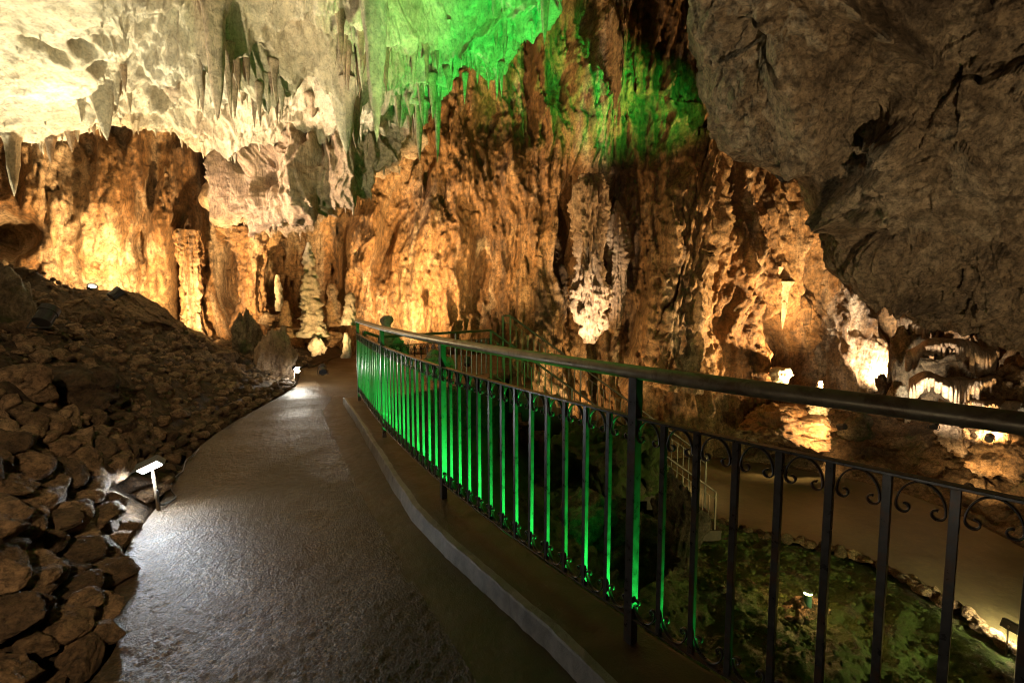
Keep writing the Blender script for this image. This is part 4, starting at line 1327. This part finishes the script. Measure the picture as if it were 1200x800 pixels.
# tiered flowstone with organ-pipe fringes under the overhang
def tier(parent, px0, px1, py_top, py_bot, depth, bulge, seed, sag=0.0, shift=0):
    rgn = np.random.RandomState(seed)
    nu, nv = 220, 40
    u = np.linspace(0, 1, nu); v = np.linspace(0, 1, nv)
    cellw = 1.0 / 26
    ph = u / cellw + 0.9 * np.sin(u * 17 + seed) + 0.5 * np.sin(u * 41 + 2 * seed)
    wav = 4.0 * np.sin(u * 7.3 + seed * 1.7) + 2.0 * np.sin(u * 15 + seed)
    wdep = 0.16 * np.sin(u * 8.1 + seed) + 0.08 * np.sin(u * 19 + seed)
    flute = np.abs(np.sin(np.pi * ph))
    ids = np.floor(ph).astype(int)
    ln = 0.35 + 0.65 * rgn.rand(ids.max() + 4)[ids + 2]
    ln = ln * (0.75 + 0.25 * np.sin(u * 9 + seed))
    Pm = np.zeros((nu, nv, 3))
    for i in range(nu):
        px = px0 + (px1 - px0) * u[i]
        dep = depth - bulge * math.sin(math.pi * u[i]) + 0.25 * u[i] + wdep[i]
        for j in range(nv):
            f = v[j]
            if f < 0.25:      # the cap, coming forward from the rock
                g = f / 0.25
                q = at(px, py_top + wav[i] + sag * math.sin(math.pi * u[i]) - 5 * math.sin(g * math.pi) * 0.6 , dep + 0.75 * (1 - g) ** 1.4)
                q[2] += -0.02 * g
            else:
                g = (f - 0.25) / 0.75
                tipn = 1 - (1 - flute[i]) * 0.9 * sstep(0.55, 1.0, g)
                py = py_top + wav[i] + sag * math.sin(math.pi * u[i]) + (py_bot - py_top) * g * ln[i] * (0.55 + 0.45 * flute[i])
                q = at(px + shift * g, py, dep - 0.06 * math.sin(g * math.pi) - 0.11 * flute[i] * min(1, g * 3) + 0.28 * g * g)
            Pm[i, j] = q
    Pm[..., 2] += 0.02 * fbm(Pm * 6 + seed, 2)
    o = link('tier', grid_mesh('tier', Pm), M['drape'], parent)
    sol = o.modifiers.new('thickness', 'SOLIDIFY'); sol.thickness = 0.05; sol.offset = 0
    return o
fs = empty('tiered_flowstone', (0, 0, 0))
tag(fs, 'tiered flowstone with two cream organ-pipe fringes glowing under the overhang', 'flowstone')
tier(fs, 1062, 1170, 408, 448, 11.6, 0.5, 1, -6)
tier(fs, 1066, 1166, 446, 492, 11.4, 0.5, 2, -3)
tier(fs, 1052, 1120, 372, 404, 11.9, 0.3, 3, 0)
tier(fs, 1100, 1172, 470, 496, 11.3, 0.2, 4, 4)
core = rock_mesh('core', 71, 5, 8, (1.1, 0.4, 1.0), 0.25)
o = link('core', core, M['grey'], fs); o.location = tuple(at(1112, 438, 12.9))

boulder('rock', 'ochre rock face right of the tiered flowstone', 1190, 462, 12.9, 110, 90, 51, 'wall', cat='rock', rough=0.25, flute=0.1, sub=6)

# fringes of tiny drip points, too many to count
def fringe(name, pts, seed, lmin, lmax, mat):
    rgn = np.random.RandomState(seed)
    VV, FF = [], []
    c = 0
    for p in pts:
        L = lmin + (lmax - lmin) * rgn.rand() ** 2.2
        r = L * rgn.uniform(0.09, 0.17) + 0.008
        k = 7
        th = np.linspace(0, 2 * np.pi, k, endpoint=False) + rgn.rand()
        for (f, rr) in ((0.12, 1.5), (0, 1.0), (-0.5, 0.62), (-0.85, 0.3)):
            VV.append(np.stack([p[0] + np.cos(th) * r * rr * rgn.uniform(0.85, 1.15), p[1] + np.sin(th) * r * rr, np.full(k, p[2] + f * L)], 1))
        VV.append(np.array([[p[0], p[1], p[2] - L]]))
        for a in range(3):
            for j in range(k):
                q = (j + 1) % k
                FF.append((c + a * k + j, c + a * k + q, c + (a + 1) * k + q, c + (a + 1) * k + j))
        for j in range(k):
            FF.append((c + 3 * k + j, c + 3 * k + (j + 1) % k, c + 4 * k))
        c += 4 * k + 1
    o = link(name, raw_mesh(name, np.concatenate(VV), FF, True), M[mat])
    return tag(o, kind='stuff')

rgn = np.random.RandomState(11)
fp = []
iv = [int(np.argmin(np.abs(np.asarray(np.concatenate([np.linspace(0, 1.6, 14)[:-1], np.linspace(1.6, 3.0, 50)[:-1], np.linspace(3, 8, 270)[:-1], np.linspace(8, 11, 30)])) - t))) for t in (2.9, 3.3)]
for k in range(150):
    i = rgn.randint(60, CEIL_P.shape[0] - 60); j = rgn.randint(iv[0], iv[1])
    fp.append(CEIL_P[i, j] + np.array([0, 0, 0.03]))
for k in range(90):
    i = rgn.randint(60, CEIL_P.shape[0] - 60); j = rgn.randint(iv[1], CEIL_P.shape[1] - 90)
    a = CEIL_P[max(0, i - 6):i + 7, max(0, j - 6):j + 7].reshape(-1, 3)
    fp.append(a[np.argmin(a[:, 2])] + np.array([0, 0, 0.03]))
fringe('ceiling_drip_fringe', fp, 12, 0.03, 0.30, 'calcite')
fp = []
for k in range(90):
    i = rgn.randint(20, 285); col = DRAPE_P[i]
    j = np.argmin(col[:, 2] + 0.02 * rgn.rand(len(col)))
    fp.append(col[j] + np.array([0, 0, 0.03]))
fringe('drapery_drip_fringe', fp, 13, 0.03, 0.22, 'drape')

# ------------------------------------------------------------------ lamps
def look_rot(frm, to):
    v = Vector(to) - Vector(frm)
    return v.to_track_quat('-Z', 'Y').to_euler()

def add_spot(parent, loc, aim, power, col, cone=90, blend=0.6, soft=0.08):
    l = bpy.data.lights.new('beam', 'SPOT')
    l.energy = power; l.color = col; l.spot_size = R(cone); l.spot_blend = blend; l.shadow_soft_size = soft
    o = bpy.data.objects.new('beam', l)
    C.objects.link(o)
    o.parent = parent
    o.location = (0, 0, -0.075)
    return o

def cyl_mesh(name, r, z0, z1, segs=20, bev=0.004):
    prof = [(z0, r - bev), (z0 + bev * np.sign(z1 - z0), r), (z1 - bev * np.sign(z1 - z0), r), (z1, r - bev)]
    V, Fc = [], []
    for z, rr in prof:
        for k in range(segs):
            a = 2 * math.pi * k / segs
            V.append((rr * math.cos(a), rr * math.sin(a), z))
    for i in range(3):
        for k in range(segs):
            q = (k + 1) % segs
            Fc.append((i * segs + k, i * segs + q, (i + 1) * segs + q, (i + 1) * segs + k))
    Fc += [tuple(range(segs))[::-1], tuple(3 * segs + k for k in range(segs))]
    return fix(raw_mesh(name, V, Fc, False))

hm = cyl_mesh('housing', 0.075, 0.0, 0.13); hm.materials.append(M['housing'])
rm = cyl_mesh('rim', 0.085, -0.03, 0.01); rm.materials.append(M['housing'])
def ring_mesh(name, r0, r1, z0, z1, segs=24):
    V, Fc = [], []
    for r, z in ((r0, z0), (r1, z0), (r1, z1), (r0, z1)):
        for k in range(segs):
            a = 2 * math.pi * k / segs; V.append((r * math.cos(a), r * math.sin(a), z))
    for i in range(4):
        for k in range(segs):
            q = (k + 1) % segs; i2 = (i + 1) % 4
            Fc.append((i * segs + k, i * segs + q, i2 * segs + q, i2 * segs + k))
    return fix(raw_mesh(name, V, Fc, False))
rim_me = ring_mesh('rim', 0.066, 0.082, -0.05, 0.012); rim_me.materials.append(M['housing'])

def flood(label, loc, aim, power, col, cone=90, blend=0.6, soft=0.07, lens=30.0, group=None):
    t = empty('floodlight', loc)
    t.rotation_euler = look_rot(loc, aim)
    tag(t, label, 'floodlight', group)
    link('housing', hm, None, t)
    link('rim', rim_me, None, t)
    disc = cyl_mesh('lens', 0.062, -0.012, -0.004, 20, 0.001)
    gm = glow('lens_glow', col, min(lens, 40.0) * 0.4)
    gm.cycles.emission_sampling = 'NONE'        # the spot beam carries this lamp's light
    disc.materials.append(gm)
    link('lens', disc, None, t)
    V, Fc = sweep([(-0.095, 0, 0.05), (-0.095, 0, 0.19), (0.095, 0, 0.19), (0.095, 0, 0.05)], rect_prof(0.02, 0.006), up=(0, 1, 0))
    link('yoke', fix(raw_mesh('yoke', V, Fc, False)), M['housing'], t)
    add_spot(t, loc, aim, power, col, cone, blend, soft)
    return t

WARM = (1.0, 0.63, 0.27); CREAM = (1.0, 0.90, 0.60); WHITE = (1.0, 0.84, 0.62); GREEN = (0.02, 1.0, 0.10); COOL = (0.88, 0.95, 1.0)
T = tuple
def on_slope(x, y, up=0.16):
    return (x, y, slope_z(x, y) + up)
flood('floodlight behind the crest of the rubble slope aimed at the pale ceiling', on_slope(-9.7, 9.4), (-7.6, 7.2, 5.6), 1200, CREAM, 140, 0.8, lens=20)
flood('floodlight behind the flat-topped boulder aimed along the cream ceiling', on_slope(-4.5, 4.7, 0.3), (-5.0, 8.2, 5.2), 1300, CREAM, 84, 0.9)
flood('floodlight half hidden by a boulder, aimed at the stalactite ceiling', on_slope(-6.4, 7.9, 0.35), T(at(345, 195, 10.7)), 2300, (1.0, 0.74, 0.52), 66, 0.8)
flood('bare bright floodlight on the rubble slope under the orange wall', T(at(108, 337, 9.2)), (-5.2, 7.0, 5.5), 2300, CREAM, 112, 0.9, lens=400)
flood('warm floodlight behind the slope crest aimed at the orange wall', on_slope(-8.9, 10.2), T(at(150, 230, 12.0)), 1000, WARM, 140, 0.7)
flood('warm floodlight low on the rubble slope aimed at the fluted wall', on_slope(-6.7, 9.9, 0.12), (-8.0, 12.6, 3.2), 2600, WARM, 110, 0.8)
flood('floodlight hidden in the niche behind the boulders', (-2.9, 11.9, 0.35), (-2.8, 14.8, 3.4), 3200, WARM, 120, 0.8)
flood('floodlight on the landing aimed at the upper back wall', (-1.0, 10.8, 0.15), (-1.2, 14.6, 5.0), 1700, WARM, 90, 0.8)
flood('floodlight by the path bend aimed at the tall stalagmite', (-3.75, 9.5, 0.15), (-4.9, 12.2, 1.8), 560, WARM, 70, 0.8)
flood('floodlight below the white boss aimed straight up at it', (2.0, 11.6, -1.5), (2.25, 13.7, 0.9), 4200, (1.0, 0.82, 0.58), 32, 0.9)
flood('floodlight on the far bank aimed at the ribbed wall', T(at(985, 464, 12.6)), T(at(860, 320, 15.2)), 5200, WARM, 112, 0.9)
flood('added fill light on the rocks behind the stairs, warming the brown wall folds', (1.4, 12.3, bank_z(1.4, 12.3) + 0.3), (3.6, 15.0, 4.5), 1500, WARM, 105, 0.9)  # warm fill added for the dark stretch of wall, not a known lamp
flood('small floodlight on the far bank aimed at the ochre outcrop', T(at(985, 500, 11.6)), T(at(915, 505, 13.4)), 650, WARM, 120, 0.9)
flood('floodlight behind the dark rock in the brightest wall pocket', T(at(1047, 448, 14.6)), T(at(1030, 400, 16.4)), 1300, WHITE, 140, 0.6)
flood('floodlight under the tiered flowstone fringe', T(at(1095, 496, 10.4)), T(at(1112, 430, 11.6)), 480, WHITE, 120, 0.8)
flood('floodlight at the foot of the ochre rock beside the tiers', T(at(1160, 512, 10.6)), T(at(1195, 450, 12.6)), 330, WARM, 130, 0.8)
flood('floodlight on the far verge of the lower path aimed at the ochre block', T(at(1135, 570, 10.4)), T(at(1185, 530, 11.2)), 90, WARM, 130, 0.8)
flood('green floodlight on the bank aimed at the ceiling edge', (0.25, 4.6, -1.65), (-0.15, 8.6, 7.0), 7200, GREEN, 42, 0.9)
flood('floodlight below the railing aimed up at the big stalactites', (-0.1, 5.0, -1.0), (-2.3, 7.6, 5.6), 3000, (1.0, 0.78, 0.54), 27, 0.8)
flood('green floodlight fixed behind the overhang edge aimed at the back wall', (5.2, 9.6, 3.9), (2.4, 14.2, 11.0), 5000, GREEN, 80, 1.0)
flood('green floodlight close under the railing balusters', (1.6, 1.5, -0.7), (-0.8, 3.9, 0.5), 480, GREEN, 96, 0.7)
flood('floodlight on the bank under the near end of the railing, aimed at the overhang', (3.0, 0.6, -1.2), (5.2, 6.0, 4.0), 950, (1, 0.72, 0.41), 110, 0.8)
flood('floodlight at the foot of the stairs shining along the lower path', T(at(775, 552, 11.6)), T(at(900, 590, 11.0)), 80, (1, 0.75, 0.4), 110, 0.8)
flood('added off-view fill light at the near end of the lower path, brightening the mossy bank', (7.6, 3.2, -2.6), (5.0, 8.0, -3.0), 800, (0.95, 0.95, 0.36), 74, 0.8)  # out of view, added to brighten the bank and lower ground
flood('added unseen fill light above the near end of the upper path, brightening the stone edging', (0.8, -2.4, 3.4), (-3.2, 3.2, 0.6), 1000, (1, 0.70, 0.40), 46, 0.8)  # unseen lamp, added to lighten the dark edging stones

def box_mesh(name, sx, sy, sz, bev=0.006):
    bm = bmesh.new(); bmesh.ops.create_cube(bm, size=1.0)
    bmesh.ops.scale(bm, vec=(sx, sy, sz), verts=bm.verts)
    bmesh.ops.bevel(bm, geom=bm.edges[:], offset=bev, segments=2, affect='EDGES')
    me = bpy.data.meshes.new(name); bm.to_mesh(me); bm.free()
    return me

def path_lamp(label, foot, head, aim, w, h, strength, col, mat='greyhousing', roll=0.0):
    """stake lamp: a tilted box head with a bright panel on a thin pole"""
    foot, head = np.array(foot, float), np.array(head, float)
    t = empty('path_lamp', foot)
    tag(t, label, 'lamp')
    bk = Vector(tuple(head - np.array(aim, float))).normalized() * 0.03
    V, Fc = sweep([(bk.x, bk.y, -0.1), tuple(head - foot + np.array(bk))], round_prof(0.011, 8), up=(1, 0, 0))
    link('pole', fix(raw_mesh('pole', V, Fc, True)), M['pole'], t)
    hd = link('head', box_mesh('head', w + 0.03, h + 0.03, 0.05), M[mat], t)
    hd.location = tuple(head - foot); hd.rotation_euler = (look_rot(head, aim).to_matrix() @ Matrix.Rotation(roll, 3, 'Z')).to_euler()
    pn = link('panel', box_mesh('panel', w, h, 0.006, 0.002), glow('panel_glow', col, strength), hd)
    pn.location = (0, 0, -0.029)
    V = [(-w / 2 - 0.02, h / 2 + 0.017, -0.02), (w / 2 + 0.02, h / 2 + 0.017, -0.02), (w / 2 + 0.02, h / 2 + 0.022, -0.05), (-w / 2 - 0.02, h / 2 + 0.022, -0.05)]
    vs = link('visor', raw_mesh('visor', V, [(0, 1, 2, 3)], False), M[mat], hd)
    so = vs.modifiers.new('thickness', 'SOLIDIFY'); so.thickness = 0.004
    return t

f1 = on_z(186, 600, 0.0); h1 = at(176, 544, f1[1] + 0.03)
path_lamp('cool white panel lamp on a stake at the stone edging', f1, h1, (h1[0] + 0.16, h1[1] - 0.42, 0.0), 0.15, 0.05, 640, COOL, roll=R(-32))
cb = [(0.0, 0.0, 0.16), (-0.03, 0.06, 0.03), (-0.02, 0.2, 0.02)]
for k_ in range(1, 9):
    pe_, ne_ = edge_at(lL[np.argmin(np.abs(LEd[:, 1] - f1[1]))] + 0.2 + 0.16 * k_)
    cb.append((pe_[0] - ne_[0] * (0.03 + 0.02 * math.sin(k_ * 1.9)) - f1[0], pe_[1] - f1[1], 0.018 + 0.006 * math.sin(k_)))
cq, _ = poly_pts(cb, 0.03)
sweep_obj('cable', cq, round_prof(0.007, 7), M['housing'], bpy.data.objects['path_lamp'], True)
f2 = on_z(344, 452, 0.0); h2 = at(347, 430, f2[1])
path_lamp('small white stake lamp at the path bend before the yellowish boulder', f2, h2, (h2[0] + 0.35, h2[1] - 0.1, 0.0), 0.10, 0.06, 420, (1.0, 0.95, 0.8), 'housing')
bulb = link('bulb', raw_mesh('bulb', ICO[2][0] * 0.035, ICO[2][1]), glow('bulb_glow', (1.0, 0.95, 0.82), 420), bpy.data.objects['path_lamp.001'])
bulb.location = tuple(h2 - f2 + np.array([0.05, -0.06, -0.06]))
f0_ = np.array([-1.62, -0.9, 0.0]); h0_ = f0_ + np.array([-0.02, 0.03, 0.36])
path_lamp('panel lamp on a stake at the near end of the stone edging', f0_, h0_, (h0_[0] + 0.9, h0_[1] + 1.3, 0.0), 0.15, 0.05, 200, (1.0, 0.88, 0.68))
f3 = on_z(1181, 764, LOW); h3 = at(1184, 733, f3[1])
path_lamp('stake lamp with black head at the edge of the lower path', f3, h3, (h3[0] + 0.9, h3[1] + 0.2, LOW), 0.16, 0.09, 1500, (1.0, 0.86, 0.5), 'housing')

fb = at(946, 710, 6.9)
bl = empty('bollard_lamp', fb)
tag(bl, 'small green bollard lamp with glowing top on the mossy bank', 'lamp')
link('post', cyl_mesh('post', 0.055, -0.1, 0.20, 20), M['greenpost'], bl)
link('light_ring', cyl_mesh('light_ring', 0.05, 0.20, 0.225, 20), glow('bollard_glow', (1.0, 0.55, 0.2), 900), bl)
link('cap', cyl_mesh('cap', 0.06, 0.225, 0.24, 20), M['greenpost'], bl)
